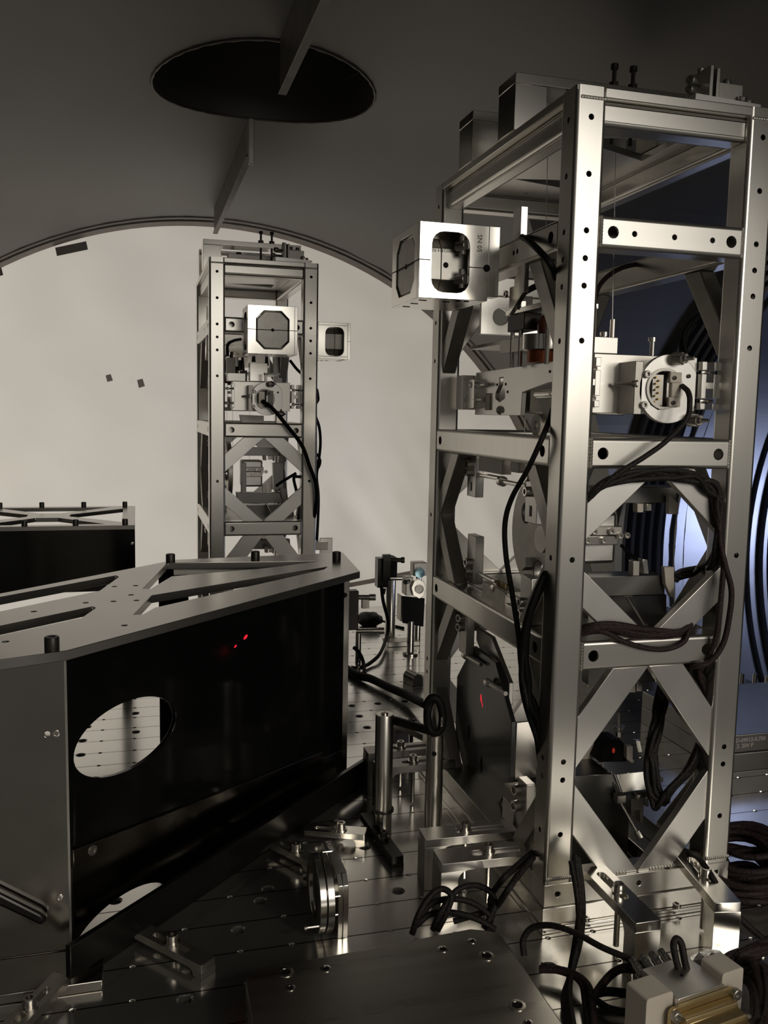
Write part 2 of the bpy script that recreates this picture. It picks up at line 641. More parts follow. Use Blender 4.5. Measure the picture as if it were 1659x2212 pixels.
# ceiling port: short tube, ledge and blank cover
mb = MB()
N = 96
rings = []
for k in range(4):
    rr = []
    for i in range(N):
        a = 2 * PI * i / N
        x, y = PR * math.cos(a), PR * math.sin(a)
        zb = CZ + math.sqrt(CR * CR - x * x)
        z, q = [(zb, 1.0), (0.594, 1.0), (0.594, 0.97), (0.70, 0.97)][k]
        rr.append(mb.bm.verts.new((PX + x * q, PY + y * q, z)))
    rings.append(rr)
for A, B in zip(rings, rings[1:]):
    for i in range(N):
        mb.face([A[i], A[(i + 1) % N], B[(i + 1) % N], B[i]])
mb.face(rings[-1])
pt = struct(obj('trim_2', mb, M_shell, smooth=40))
mb = MB()
pts = []
for i in range(97):
    a = 2 * PI * i / 96
    x, y = PR * math.cos(a), PR * math.sin(a)
    pts.append((PX + x, PY + y, CZ + math.sqrt(CR * CR - x * x) - 0.001))
mb.tube(pts, 0.0028, 6, lambda i: 0.8 + 0.25 * math.sin(i * 2.3))
obj('weld_bead', mb, M_rim, pt)

# side nozzle, bellows and the beam tube beyond
mb = MB()
pr = [(0.80, 1.30 - 1.43 + 0.02), (0.80, -0.09)]
prof = []
x = 0.75
for xx, rr in [(0.80, 0.80), (1.31, 0.80)]:
    prof.append((rr, xx))
for k in range(5):
    x0 = 1.315 + 0.028 * k
    for dx, rr in ((0.0, 0.775), (0.005, 0.768), (0.010, 0.775), (0.012, 0.83), (0.020, 0.835), (0.026, 0.83)):
        prof.append((rr, x0 + dx))
prof += [(0.79, 1.458), (0.79, 1.482), (0.782, 1.484), (0.782, 1.49), (0.79, 1.492), (0.79, 1.523), (0.80, 1.526)]
TXM = Matrix(((0, 0, 1), (1, 0, 0), (0, 1, 0))).to_4x4(); TXM.translation = (0, NY, NZ)
prof = prof[2:]
mb.lathe([(0.80, 1.312)] + prof, TXM, 128)
ms = MB()
sd = [(cylpt(a, y), V((1.3125, y, cylpt(a, y).z))) for a, y in noz]
for p, q in zip(sd, sd[1:] + sd[:1]):
    if p[0].x < 1.3125 or q[0].x < 1.3125:
        ms.face([ms.bm.verts.new(v) for v in (p[0], q[0], q[1], p[1])])
bl = struct(obj('trim_3', mb, M_tube, smooth=25))
obj('nozzle_wall', ms, M_shell, bl, smooth=60)
for xw, rw, ph in ((1.487, 0.781, 2.1), (1.525, 0.795, 1.7)):
    mb = MB()
    mb.tube([(xw, NY + rw * math.cos(2 * PI * i / 120), NZ + rw * math.sin(2 * PI * i / 120)) for i in range(121)], 0.004, 6, lambda i: 0.8 + 0.35 * math.sin(i * ph))
    obj('weld_bead', mb, M_screw, bl)
prof = [(0.80, 1.526), (0.80, 1.745), (0.785, 1.747), (0.785, 1.775), (0.765, 1.778), (0.765, 1.79), (0.80, 1.792), (0.80, 1.80), (0.772, 1.803), (0.772, 1.815), (0.80, 1.818), (0.80, 1.83),
        (0.775, 1.832), (0.775, 1.85), (0.80, 1.853), (0.80, 3.4), (0.0, 3.4)]
mb = MB().lathe(prof, TXM, 128)
struct(obj('trim_4', mb, M_tube, smooth=25))

# ceiling rail in two lengths
mb = MB().bx(0.2055, 0.2125, 0.42, 1.345, 0.462, 0.537).bx(0.203, 0.215, 0.42, 1.345, 0.459, 0.464)
tag(obj('ceiling_rail', mb, M_rim, bev=0.0008), 'grey steel rail on the ceiling running from the picture top to the round port', 'rail', 'ceiling rails')
rl = thing('ceiling_rail', 'grey steel rail on the ceiling between the round port and the curtain', 'rail', (0.209, 2.1, 0.50), group='ceiling rails')
mb = MB().bx(0.2055, 0.2125, 1.715, 2.50, 0.478, 0.537).bx(0.203, 0.215, 1.735, 2.50, 0.474, 0.479)
obj('bar', mb, M_rim, rl, bev=0.0008)
mb = MB().bx(0.204, 0.214, 1.712, 1.722, 0.456, 0.537)
obj('end_stop', mb, M_alud, rl, bev=0.0008)

# ------------------------------------------------------------------ curtain
ct = thing('curtain', 'wrinkled white cloth curtain closing the round far end of the chamber', 'curtain', (0.21, 2.69, -1.3))
mb = MB()
from mathutils import noise as NZ_
nx, nz = 150, 140
xs0, xs1, zs0, zs1 = -1.05, 1.42, -1.55, 0.60


def cy_(x, z):
    y = 2.738
    y += 0.022 * NZ_.noise(V((x * 1.3 + z * 0.9, z * 3.1 - x * 0.6, 2.0)))
    y += 0.0085 * NZ_.noise(V((x * 5 + z * 3.0, z * 11.0 - x * 2.5, 5.0)))
    # swags near the lower right
    wgt = max(0.0, min(1.0, (0.10 - z) / 0.45)) * max(0.0, min(1.0, (x - 0.15) / 0.35))
    y += 0.030 * wgt * NZ_.noise(V((x * 5.0 + z * 2.6, z * 2.2 - x * 1.6, 9.0)))
    y += 0.010 * wgt * NZ_.noise(V((x * 12.0 + z * 7.0, z * 4.0, 3.0)))
    return y


g = [[mb.bm.verts.new((xs0 + (xs1 - xs0) * i / nx, cy_(xs0 + (xs1 - xs0) * i / nx, zs0 + (zs1 - zs0) * j / nz), zs0 + (zs1 - zs0) * j / nz)) for j in range(nz + 1)] for i in range(nx + 1)]
for i in range(nx):
    for j in range(nz):
        mb.face([g[i][j], g[i + 1][j], g[i + 1][j + 1], g[i][j + 1]])
obj('cloth', mb, M_curtain, ct, smooth=180)
for q, m_, nm in (([(-0.2167,2.711,0.4453),(-0.1337,2.711,0.4687),(-0.1291,2.711,0.4461),(-0.2123,2.711,0.4228)], M_tape, 'tape_patch'), ([(-0.3975,2.711,0.3721),(-0.3592,2.711,0.3857),(-0.3539,2.711,0.3622),(-0.3934,2.711,0.3486)], M_tape, 'tape_patch'),
              ([(-0.0866,2.711,0.0943),(-0.0725,2.711,0.0987),(-0.0663,2.711,0.0803),(-0.0818,2.711,0.0759)], M_tape2, 'tape_patch'), ([(0.0009,2.711,0.0836),(0.0166,2.711,0.0881),(0.0229,2.711,0.0668),(0.0059,2.711,0.061)], M_tape2, 'tape_patch')):
    mb = MB(); mb.prism([(p[0], p[2]) for p in q], [], 0, 0.001, FXZ(2.712))
    obj(nm, mb, m_, ct)
hem = [(0.5623,2.7,-0.5526),(0.6521,2.7,-0.5422),(0.7266,2.7,-0.5311),(0.805,2.7,-0.517),(0.9146,2.7,-0.5004),(1.0265,2.7,-0.4913)]
mb = MB()
for a, b in zip(hem, hem[1:]):
    mb.prism([(a[0], a[2] - 0.007), (b[0], b[2] - 0.007), (b[0], b[2] + 0.007), (a[0], a[2] + 0.007)], [], 0, 0.003, FXZ(2.702))
obj('hem_strip', mb, M_tape2, ct)

# ------------------------------------------------------------------ optical table
tbl = thing('optical_table', 'satin grey optical table with rows of tapped holes filling the chamber floor', 'table', (0.25, 1.43, TZ - 0.06))
TX0, TX1, TY0, TY1 = -0.72, 1.27, 0.42, 2.45
hx0, hy0 = 0.2590, 0.8699
small = [(hx0 + PITCH * i, hy0 + PITCH * j) for i in range(-18, 19) for j in range(-8, 30)
         if TX0 + 0.012 < hx0 + PITCH * i < TX1 - 0.012 and TY0 + 0.012 < hy0 + PITCH * j < TY1 - 0.012]
bigh = [(0.3915, 1.603), (0.444, 1.605), (0.498, 1.607), (0.391, 1.543), (0.3905, 1.482), (0.278, 1.057), (0.1425, 0.985),
        (0.1305, 0.962), (0.0996, 0.910), (0.1932, 1.000), (0.038, 0.808), (-0.009, 1.646), (-0.008, 1.547), (-0.0907, 1.591),
        (-0.0947, 1.5245), (-0.0937, 1.4597), (-0.03, 1.0), (0.445, 1.52), (0.60, 1.70), (0.66, 1.95), (0.86, 1.32), (1.0, 1.45),
        (0.52, 0.69), (0.40, 0.77), (0.62, 0.735), (0.93, 1.05), (1.03, 1.22), (0.29, 0.945)]
small = [p for p in small if all((p[0] - b[0]) ** 2 + (p[1] - b[1]) ** 2 > 0.0145 ** 2 for b in bigh)]
mb = MB()
loops = [rect(TX0, TY0, TX1, TY1)] + [circ(x, y, 0.0034, 8) for x, y in small] + [circ(x, y, 0.0082, 18) for x, y in bigh]
co, ed, k = [], [], 0
for lp in loops:
    n = len(lp)
    co += [V(p) for p in lp]
    ed += [(k + i, k + (i + 1) % n) for i in range(n)]
    k += n
vo, _, fo, ov, _, _ = delaunay_2d_cdt(co, ed, [], 0, 1e-7)
bk = {}
for x, y in small:
    bk.setdefault((int(x // PITCH), int(y // PITCH)), []).append((x, y, 0.0034 ** 2))
m_ = {q: i for i, l in enumerate(ov) for q in l}
hi = [mb.bm.verts.new((p[0], p[1], TZ)) for p in vo]
for f in fo:
    x = sum(vo[i][0] for i in f) / 3; y = sum(vo[i][1] for i in f) / 3
    c = (int(x // PITCH), int(y // PITCH))
    if any((x - a) ** 2 + (y - b) ** 2 < r for dx in (-1, 0, 1) for dy in (-1, 0, 1) for a, b, r in bk.get((c[0] + dx, c[1] + dy), ())):
        continue
    if any((x - a) ** 2 + (y - b) ** 2 < 0.0082 ** 2 for a, b in bigh):
        continue
    mb.face([hi[i] for i in f])
k = 4
for lp in loops[1:]:
    n = len(lp)
    ring = [m_[k + i] for i in range(n)]
    cxx = sum(p[0] for p in lp) / n; cyy = sum(p[1] for p in lp) / n
    lv = []
    for q, dz in ((0.76, 0.0016), (0.76, 0.02)):
        lv.append([mb.bm.verts.new((cxx + (vo[i][0] - cxx) * q, cyy + (vo[i][1] - cyy) * q, TZ - dz)) for i in ring])
    for i in range(n):
        j = (i + 1) % n
        mb.face([hi[ring[i]], hi[ring[j]], lv[0][j], lv[0][i]])
        mb.face([lv[0][i], lv[0][j], lv[1][j], lv[1][i]])
    mb.face(lv[1])
    k += n
obj('table_top', mb, M_table, tbl, smooth=30)
mb = MB().bx(TX0, TX1, TY0, TY1, TZ - 0.12, TZ - 0.021)
obj('table_edge', mb, M_alud, tbl, bev=0.001)

# ------------------------------------------------------------------ suspension tower
XA, XB = 0.4362, 0.6362            # hole lines of the two columns
YF, YB = 0.8282, 1.2600            # front and back planes
ZH = [0.2959, 0.2414, 0.1867, 0.1595, 0.1324, 0.0777, -0.1479, -0.3671, -0.3874, -0.4488]
TR = (0.5362, 1.0441, TZ)
tw = thing('suspension_tower', 'tall welded bright metal lattice tower standing nearest the camera on the right', 'tower', TR, group='suspension towers')
W_ = 0.033
Z0 = -0.505
for nm, xc, yc, out in (('f', XA, YF + W_ / 2, (0, 3)), ('f', XB, YF + W_ / 2, (0, 1)), ('b', XA, YB - W_ / 2, (2, 3, 0)), ('b', XB, YB - W_ / 2, (2, 1, 0))):
    hs = []
    for f in out:
        if nm == 'b' and f == 0:
            continue
        for z in ZH:
            hs.append((f, z - Z0, 0.0031))
    mb = MB(); sqtube(mb, MZ(xc, yc, Z0), 0.3255 - Z0, W_, holes=hs)
    mb.bx(xc - 0.0155, xc + 0.0155, yc - 0.0155, yc + 0.0155, 0.321, 0.3255)
    obj('column', mb, M_frame, tw, smooth=50)
xi0, xi1 = XA + W_ / 2, XB - W_ / 2
yi0, yi1 = YF + W_, YB - W_
BZ = (0.1871, -0.0367, -0.2526)
for bi, z in enumerate(BZ):
    hs = [(0, 0.0139, 0.0064), (0, 0.1531, 0.0064)]
    if bi == 0:
        hs += [(0, 0.0382, 0.0031), (0, 0.0847, 0.0031), (0, 0.1301, 0.0031)]
    for yc, hh in ((YF + 0.0165, hs), (YB - 0.0165, [])):
        mb = MB(); sqtube(mb, MX(xi0, yc, z), xi1 - xi0, 0.032, 0.032, hh)
        o = obj('crossbar', mb, M_bar, tw, smooth=50)
        for xx in (xi0 + 0.0005, xi1 - 0.0005):
            weld(o, (xx, yc - 0.0158 if yc < 1 else yc + 0.0158, z - 0.0155), (xx, yc - 0.0158 if yc < 1 else yc + 0.0158, z + 0.0155))
    for xc, fc in ((XA, 0), (XB, 2)):
        hs = [(fc, 0.0148, 0.0064), (fc, 0.351, 0.0064)]
        if bi == 0:
            hs += [(fc, 0.10, 0.003), (fc, 0.11, 0.003)]
        mb = MB(); sqtube(mb, MY(xc, yi0, z), yi1 - yi0, 0.032, 0.032, hs)
        obj('crossbar', mb, M_frame, tw, smooth=50)
# top rails: thin lip with a set-back tube below
for yc, s in ((YF, 1), (YB, -1)):
    mb = MB(); sqtube(mb, MX(xi0, yc + s * 0.022, 0.3035), xi1 - xi0, 0.024, 0.030, [])
    mb.bx(xi0 - 0.002, xi1 + 0.002, min(yc, yc + s * 0.036), max(yc, yc + s * 0.036), 0.3155, 0.3255)
    o = obj('top_rail', mb, M_bar, tw, bev=0.001, smooth=50)
    for xx in (XA - 0.012, XB - 0.014):
        weld(o, (xx, yc - s * 0.0004, 0.314), (xx + 0.028, yc - s * 0.0004, 0.314))
for xc, s in ((XA - W_ / 2, 1), (XB + W_ / 2, -1)):
    mb = MB(); sqtube(mb, MY(xc + s * 0.020, yi0, 0.3035), yi1 - yi0, 0.026, 0.024, [])
    mb.bx(min(xc, xc + s * 0.036), max(xc, xc + s * 0.036), yi0 - 0.002, yi1 + 0.002, 0.3165, 0.3255)
    o = obj('top_rail', mb, M_frame, tw, bev=0.001, smooth=50)
# cover plate with triangular cut-outs under the top rails
mb = MB()
mb.prism(rect(xi0 - 0.004, yi0, xi1 + 0.004, yi1 + 0.002),
         [[(0.489, 1.135), (0.60, 1.105), (0.60, 1.165)], [(0.482, 0.955), (0.60, 0.905), (0.60, 1.005)],
          circ(0.47, 1.19, 0.003, 10), circ(0.535, 1.20, 0.003, 10)], 0, 0.008, FXY(0.3145))
obj('cover_plate', mb, M_alu, tw, bev=0.0006)


def braces(zt, zb, off, vw, out):
    """Diamond of four flat bars; out(u, z) maps bar coordinates (u from -1 to 1) to a polygon point."""
    zm = (zt + zb) / 2
    res = []
    for sz, ze in ((1, zt), (-1, zb)):
        zi = zm + sz * off
        for su in (-1, 1):
            slope = (ze - zi)
            zo = zi + sz * vw
            uo = min(1.0, vw / abs(slope))
            res.append([(su * 1.0, zi), (0.0, ze), (su * uo, ze), (su * 1.0, zo)])
    return res


hw = (xi1 - xi0) / 2
for zt, zb, off, vw in ((BZ[1] - 0.016, BZ[2] + 0.016, 0.0165, 0.039), (BZ[2] - 0.016, Z0, 0.0085, 0.057)):
    for yy, sg in ((YF + 0.004, 1), (YB - 0.004, -1)):
        for q in braces(zt, zb, off, vw, None):
            mb = MB(); mb.prism([(0.5362 + u * hw, z) for u, z in q], [], -0.010 if sg > 0 else 0.0, 0 if sg > 0 else 0.010, FXZ(yy))
            obj('brace', mb, M_alu, tw, bev=0.0006)
    hy = (yi1 - yi0) / 2
    for xx in (XA - 0.009, XB + 0.009):
        for sy in (-1, 1):
            for zz, ze in ((zt, -1), (zb, 1)):
                q = [(sy * hy, zz + ze * 0.098), (sy * (hy - 0.075), zz), (sy * (hy - 0.045), zz), (sy * hy, zz + ze * 0.058)]
                mb = MB(); mb.prism([(-(1.0441 + u), z) for u, z in q], [], -0.010, 0.010, FYZ(xx + (0.01 if xx < 0.5 else -0.01)))
                obj('brace', mb, M_alud, tw, bev=0.0015)
# gussets below the second crossbars at the sides and the back
for xx in (XA, XB):
    for sy in (-1, 1):
        hy = (yi1 - yi0) / 2
        z = BZ[0] - 0.016
        q = [(sy * hy, z - 0.112), (sy * (hy - 0.082), z), (sy * (hy - 0.05), z), (sy * hy, z - 0.072)]
        mb = MB(); mb.prism([(-(1.0441 + u), zz) for u, zz in q], [], -0.010, 0.010, FYZ(xx))
        obj('gusset', mb, M_alud, tw, bev=0.0015)
for su in (-1, 1):
    z = BZ[0] - 0.016
    mb = MB(); mb.prism([(0.5362 + su * hw, z - 0.09), (0.5362 + su * (hw - 0.062), z), (0.5362 + su * (hw - 0.03), z), (0.5362 + su * hw, z - 0.05)], [], 0, 0.010, FXZ(YB - 0.006))
    obj('gusset', mb, M_alud, tw, bev=0.001)
# base: welded foot ring and two riser plates
mb = MB()
mb.prism(rect(XA - W_ / 2, -0.5305, XB + W_ / 2, -0.505), [circ(x, -0.517, 0.0031, 12) for x in (XA, 0.5362, XB)], -0.033, 0, FXZ(YF))
mb.prism(rect(XA - W_ / 2, -0.5305, XB + W_ / 2, -0.505), [], -0.033, 0, FXZ(YB - 0.033))
mb.bx(XA - W_ / 2, XA + W_ / 2, yi0, yi1, -0.5305, -0.505).bx(XB - W_ / 2, XB + W_ / 2, yi0, yi1, -0.5305, -0.505)
o = obj('foot_ring', mb, M_bar, tw, bev=0.0008)
for x0, x1, z in ((XA - 0.0155, XA + 0.0155, -0.4985), (XB - 0.0155, XB + 0.0155, -0.4985), (0.475, 0.521, -0.504), (0.551, 0.597, -0.504)):
    weld(o, (x0, YF + (0 if z > -0.5 else 0.004), z), (x1, YF + (0 if z > -0.5 else 0.004), z), 0.0022, 12)
for x in (0.4985, 0.573):
    bolt(tw, (x, YF + 0.003, -0.505), (0, 0, 1), 0.003, 0.0012, 0, M_bscrew)
mb = MB(); mb.prism(rect(XA - 0.0185, YF - 0.002, XB + 0.0185, YB + 0.002), [rect(0.475, 0.90, 0.597, 1.19)], -0.0195, 0, FXY(-0.5307))
obj('riser_plate', mb, M_alub, tw, bev=0.0008)
mb = MB(); mb.prism(rect(XA - 0.020, YF - 0.006, XB + 0.020, YB + 0.004), [rect(0.475, 0.90, 0.597, 1.19)], -0.0075, 0, FXY(-0.5504))
obj('riser_plate', mb, M_alub, tw, bev=0.0008)
for x in (0.47, 0.535, 0.585):
    bolt(tw, (x, YF - 0.003, -0.5504), (0, 0, 1), 0.0042, 0.004, 0)

# blade-spring beams on top: two channel beams across the tower, with clamps and long adjusting screws
for yb, z1 in ((0.978, 0.3885), (1.112, 0.3885)):
    mb = MB()
    mb.bx(XA - 0.018, 0.640, yb, yb + 0.05, z1 - 0.0115, z1)
    o = obj('blade_beam', mb, M_alub, tw, bev=0.0006)
    mb = MB().bx(XA - 0.0178, XA + 0.022, yb + 0.001, yb + 0.049, 0.3256, z1 - 0.0116)
    obj('beam_foot', mb, M_alub, tw, bev=0.0006)
    mb = MB().bx(0.604, 0.640, yb + 0.001, yb + 0.049, 0.3256, z1 - 0.0116)
    obj('beam_foot', mb, M_alud, tw, bev=0.0006)
    mb = MB().bx(0.475, 0.585, yb + 0.012, yb + 0.04, 0.350, 0.362)
    obj('blade_spring', mb, M_alud, tw, bev=0.0006)
    bolt(tw, (0.50, yb + 0.026, z1), (0, 0, 1), 0.0055, 0.002, 0, M_bscrew)
    bolt(tw, (0.50, yb + 0.026, 0.362), (0, 0, 1), 0.0060, 0.006, 0.036, M_bscrew)
for x in (0.549, 0.574):
    bolt(tw, (x, 0.99, 0.3885 + 0.022), (0, 0, 1), 0.0045, 0.006, 0.085, M_bscrew)
    mb = MB().cyl((x, 0.99, 0.3886), (x, 0.99, 0.3955), 0.0062, None, 6)
    obj('nut', mb, M_bscrew, tw, smooth=20)
# front clamp block with its screws, over the front rail
mb = MB(); mb.prism([(0.560, 0.3258), (0.632, 0.3258), (0.640, 0.3300), (0.640, 0.3330), (0.560, 0.3360)], [], 0, 0.055, FXZ(0.895))
cb = obj('clamp_block', mb, M_alu, tw, bev=0.0006)
mb = MB().bx(0.580, 0.584, 0.845, 0.885, 0.334, 0.368).bx(0.588, 0.592, 0.845, 0.885, 0.334, 0.366).bx(0.592, 0.624, 0.850, 0.885, 0.335, 0.354)
obj('clamp_jaw', mb, M_alud, tw, bev=0.0005)
for p, a, r, h, s in (((0.582, 0.865, 0.366), (0, 0, 1), 0.004, 0.005, 0.0), ((0.590, 0.868, 0.364), (0, 0, 1), 0.004, 0.005, 0), ((0.597, 0.86, 0.3545), (0, 0, 1), 0.004, 0.008, 0),
                      ((0.611, 0.86, 0.3545), (0, 0, 1), 0.0045, 0.007, 0), ((0.567, 0.855, 0.353), (-1, -0.5, 0), 0.0052, 0.008, 0.012), ((0.559, 0.845, 0.340), (-1, -0.5, 0), 0.0045, 0.007, 0.02),
                      ((0.6205, 0.846, 0.337), (0, -0.4, 1), 0.0045, 0.004, 0), ((0.629, 0.846, 0.3345), (0, -0.4, 1), 0.0035, 0.004, 0)):
    bolt(tw, p, a, r, h, s, M_steel if p[0] > 0.615 else M_alud)

# ---- sensor block between the front columns
sb = obj('sensor_block', MB().bx(0.472, 0.5985, 0.866, 0.895, 0.0052, 0.0685), M_bar, tw, bev=0.0006)
for x0, x1 in ((0.4545, 0.476), (0.6000, 0.6215)):
    mb = MB()
    ym = 0.858
    for a, b in ((x0, x0 + 0.0062), (x1 - 0.0062, x1)):
        mb.bx(a, b, ym, ym + 0.03, 0.0545, 0.064).bx(a, b, ym, ym + 0.03, 0.0235, 0.0505).bx(a, b, ym, ym + 0.03, 0.0115, 0.0185)
    mb.bx(x0 + 0.006, x1 - 0.006, ym, ym + 0.03, 0.034, 0.0415)
    obj('h_bracket', mb, M_alu, tw, bev=0.0005)
    for z in (0.0525, 0.021):
        bolt(tw, ((x0 + x1) / 2 - 0.002, ym + 0.008, z), (-1, 0, 0), 0.0035, 0.006, 0.012)
# adjuster plate with the round sensor
mb = MB().bx(0.5028, 0.512, 0.834, 0.866, 0.0045, 0.0600)
obj('adjuster_side', mb, M_alud, tw, bev=0.0006)
ring = circ(0.5445, 0.0320, 0.0365, 40)
ring = [p for p in ring if True]
ring = [(max(0.5085, min(0.5765, x)), z) for x, z in ring]
mb = MB().prism(ring, [[(0.5305, 0.050), (0.5225, 0.045), (0.518, 0.036), (0.518, 0.026), (0.523, 0.015), (0.532, 0.010), (0.547, 0.014), (0.541, 0.024), (0.541, 0.040), (0.5445, 0.050)]], -0.006, 0, FXZ(0.834))
adj = obj('adjuster_plate', mb, M_alu, tw, bev=0.0006)
mb = MB().lathe([(0.022, 0), (0.022, 0.03), (0.019, 0.03), (0.019, 0.002), (0, 0.002)], frame((0.538, 0.862, 0.032), (1, 0, 0), (0, 0, 1)), 28)
obj('coil_cup', mb, M_alud, tw)
mb = MB().bx(0.525, 0.5385, 0.836, 0.85, 0.014, 0.047)
oc = obj('coil_connector', mb, M_alud, tw, bev=0.0005)
mb = MB()
for i in range(9):
    mb.cyl((0.5275 + 0.004 * (i % 2), 0.8365, 0.018 + i * 0.0032), (0.5275 + 0.004 * (i % 2), 0.832, 0.018 + i * 0.0032), 0.0012, None, 8)
pins = obj('pins', mb, M_gold, oc)
mb = MB()
mb.bx(0.542, 0.556, 0.8295, 0.834, 0.0130, 0.0235).bx(0.542, 0.556, 0.8295, 0.834, 0.0385, 0.0495).bx(0.5445, 0.556, 0.8295, 0.834, 0.0235, 0.0385)
obj('retainer', mb, M_peek, tw, bev=0.001)
for p in ((0.5465, 0.829, 0.0435), (0.5465, 0.829, 0.0175), (0.5665, 0.8335, 0.046), (0.5735, 0.8335, 0.0075)):
    bolt(tw, p, (0, -1, 0), 0.0022, 0.0012, 0, M_bscrew)
for p, a in (((0.548, 0.828, 0.0635), (0.6, -0.9, 0)), ((0.570, 0.828, -0.0005), (0.6, -0.9, 0))):
    mb = MB(); A = V(a).normalized(); P = V(p)
    mb.cyl(P - A * 0.004, P + A * 0.006, 0.0068, None, 16).cyl(P + A * 0.006, P + A * 0.010, 0.0052, None, 16).cyl(P + A * 0.010, P + A * 0.018, 0.0026, 0.0018, 10)
    obj('adjuster_screw', mb, M_alub, tw)
bolt(tw, (0.545, 0.872, 0.0685 + 0.0155), (0, 0, 1), 0.0045, 0.005, 0.018, M_screw)
bolt(tw, (0.487, 0.874, 0.0755 + 0.012), (0, 0, 1), 0.0045, 0.005, 0.012, M_screw)
bolt(tw, (0.5035, 0.838, 0.0365), (0.5, -1, 0.0), 0.004, 0.005, 0.022, M_screw)
bolt(tw, (0.5155, 0.8335, 0.0465), (0, -1, 0), 0.004, 0.004, 0, M_alud)
bolt(tw, (0.5135, 0.8335, 0.0145), (0, -1, 0), 0.004, 0.004, 0, M_alud)
mb = MB().bx(0.462, 0.5005, 0.868, 0.90, 0.0690, 0.0865)
obj('side_clamp', mb, M_alu, tw, bev=0.0006)
mb = MB().bx(0.462, 0.480, 0.88, 0.91, 0.0867, 0.120)
obj('side_clamp', mb, M_peek, tw, bev=0.0006)

# ---- long side plate with key-hole cut-outs, facing the left window
def yz(pts):
    return [(-y, z) for y, z in pts]


mb = MB()
outer = yz([(1.178, 0.0595), (0.905, 0.0640), (0.905, 0.040), (0.930, 0.0405), (0.948, 0.0395), (1.020, 0.0295), (1.022, 0.001), (1.178, 0.001)])
key = yz([(1.094, 0.050), (1.080, 0.0505), (1.080, 0.040), (1.073, 0.030), (1.073, 0.023), (1.090, 0.018), (1.105, 0.023), (1.105, 0.030), (1.094, 0.040)])
mb.prism(outer, [key, yz([(1.140, 0.030), (1.115, 0.030), (1.115, 0.008), (1.140, 0.008)]), [(-1.087 + 0.014 * math.cos(2 * PI * i / 18), 0.0075 + 0.0055 * math.sin(2 * PI * i / 18)) for i in range(18)]], 0, 0.006, FYZ(0.4650))
obj('side_plate', mb, M_alu, tw, bev=0.0005)
for y, z in ((1.100, 0.041), (1.072, 0.041), (1.065, 0.031), (0.93, 0.046), (0.945, 0.052)):
    bolt(tw, (0.4588, y, z), (-1, 0, 0), 0.0018, 0.0006, 0, M_bscrew)
mb = MB().bx(0.4425, 0.466, 1.183, 1.212, 0.008, 0.056).bx(0.448, 0.466, 1.155, 1.183, 0.010, 0.050)
obj('end_bracket', mb, M_alub, tw, bev=0.0006)
for z, y in ((0.042, 1.168), (0.022, 1.178)):
    mb = MB(); mb.cyl((0.452, y, z), (0.452, y - 0.045, z), 0.0026, None, 10).cyl((0.452, y + 0.004, z), (0.452, y - 0.002, z), 0.006, None, 14).cyl((0.452, y - 0.02, z), (0.452, y - 0.026, z), 0.0045, None, 6)
    obj('stop_screw', mb, M_steel, tw)
mb = MB(); mb.cyl((0.458, 0.975, 0.0265), (0.458, 0.935, 0.0268), 0.0045, None, 12).cyl((0.458, 0.935, 0.0268), (0.458, 0.895, 0.027), 0.003, None, 12)
obj('stop_screw', mb, M_alub, tw)
mb = MB(); mb.prism(yz([(0.955, 0.020), (0.922, 0.022), (0.922, -0.004), (0.940, -0.004)]), [], 0, 0.005, FYZ(0.456))
obj('ear_plate', mb, M_peek, tw, bev=0.0005)
mb = MB(); mb.lathe([(0.013, 0), (0.013, 0.006), (0.0055, 0.006), (0.0055, 0)], frame((0.452, 0.950, -0.0095), (0, -1, 0), (0, 0, 1)), 24, True)
obj('ear_ring', mb, M_peek, tw)
mb = MB().bx(0.470, 0.603, 1.02, 1.07, 0.004, 0.050)
obj('cross_block', mb, M_blackmirror, tw, bev=0.001)
mb = MB().bx(0.470, 0.600, 1.150, 1.172, 0.004, 0.052)
obj('cross_block', mb, M_alud, tw, bev=0.001)

# ---- coil-and-magnet head standing on the side plate
hd = obj('coil_stage', MB().bx(0.448, 0.512, 0.955, 1.07, 0.0785, 0.0960), M_alud, tw, bev=0.0006)
mb = MB().lathe([(0.0, 0.0), (0.024, 0.0), (0.024, 0.018), (0.0, 0.018)], MZ(0.462, 0.975, 0.078), 28)
obj('coil_flange', mb, M_alub, tw, bev=0.0006)
mb = MB().lathe([(0.0, 0.0), (0.017, 0.0), (0.017, 0.014), (0.0, 0.014)], MZ(0.462, 0.975, 0.0635), 28)
obj('coil', mb, M_copper, tw)
mb = MB().lathe([(0, 0), (0.0105, 0.0), (0.012, 0.009), (0.010, 0.018), (0.005, 0.023), (0, 0.024)], MZ(0.466, 0.972, 0.0962), 24)
obj('lens_dome', mb, M_clear, tw, smooth=70)
for x, y in ((0.450, 1.035), (0.450, 1.01), (0.485, 0.945), (0.452, 0.94), (0.50, 1.03)):
    mb = MB(); mb.cyl((x, y, 0.060), (x, y, 0.140), 0.0028, None, 10).cyl((x, y, 0.128), (x, y, 0.138), 0.0058, None, 6)
    obj('standoff', mb, M_screw, tw)
mb = MB().bx(0.446, 0.512, 0.935, 1.05, 0.1245, 0.1305)
obj('top_clamp_plate', mb, M_alub, tw, bev=0.0005)
mb = MB().bx(0.447, 0.470, 0.995, 1.045, 0.104, 0.1240).bx(0.444, 0.462, 1.005, 1.035, 0.1308, 0.144)
cn = obj('connector_body', mb, M_bscrew, tw, bev=0.001)
for y in (1.041, 1.001):
    mb = MB().lathe([(0.0045, 0), (0.0045, 0.003), (0.0025, 0.003), (0.0025, 0)], frame((0.443, y, 0.150), (0, -1, 0), (0, 0, 1)), 14, True)
    obj('thumb_ring', mb, M_screw, cn)
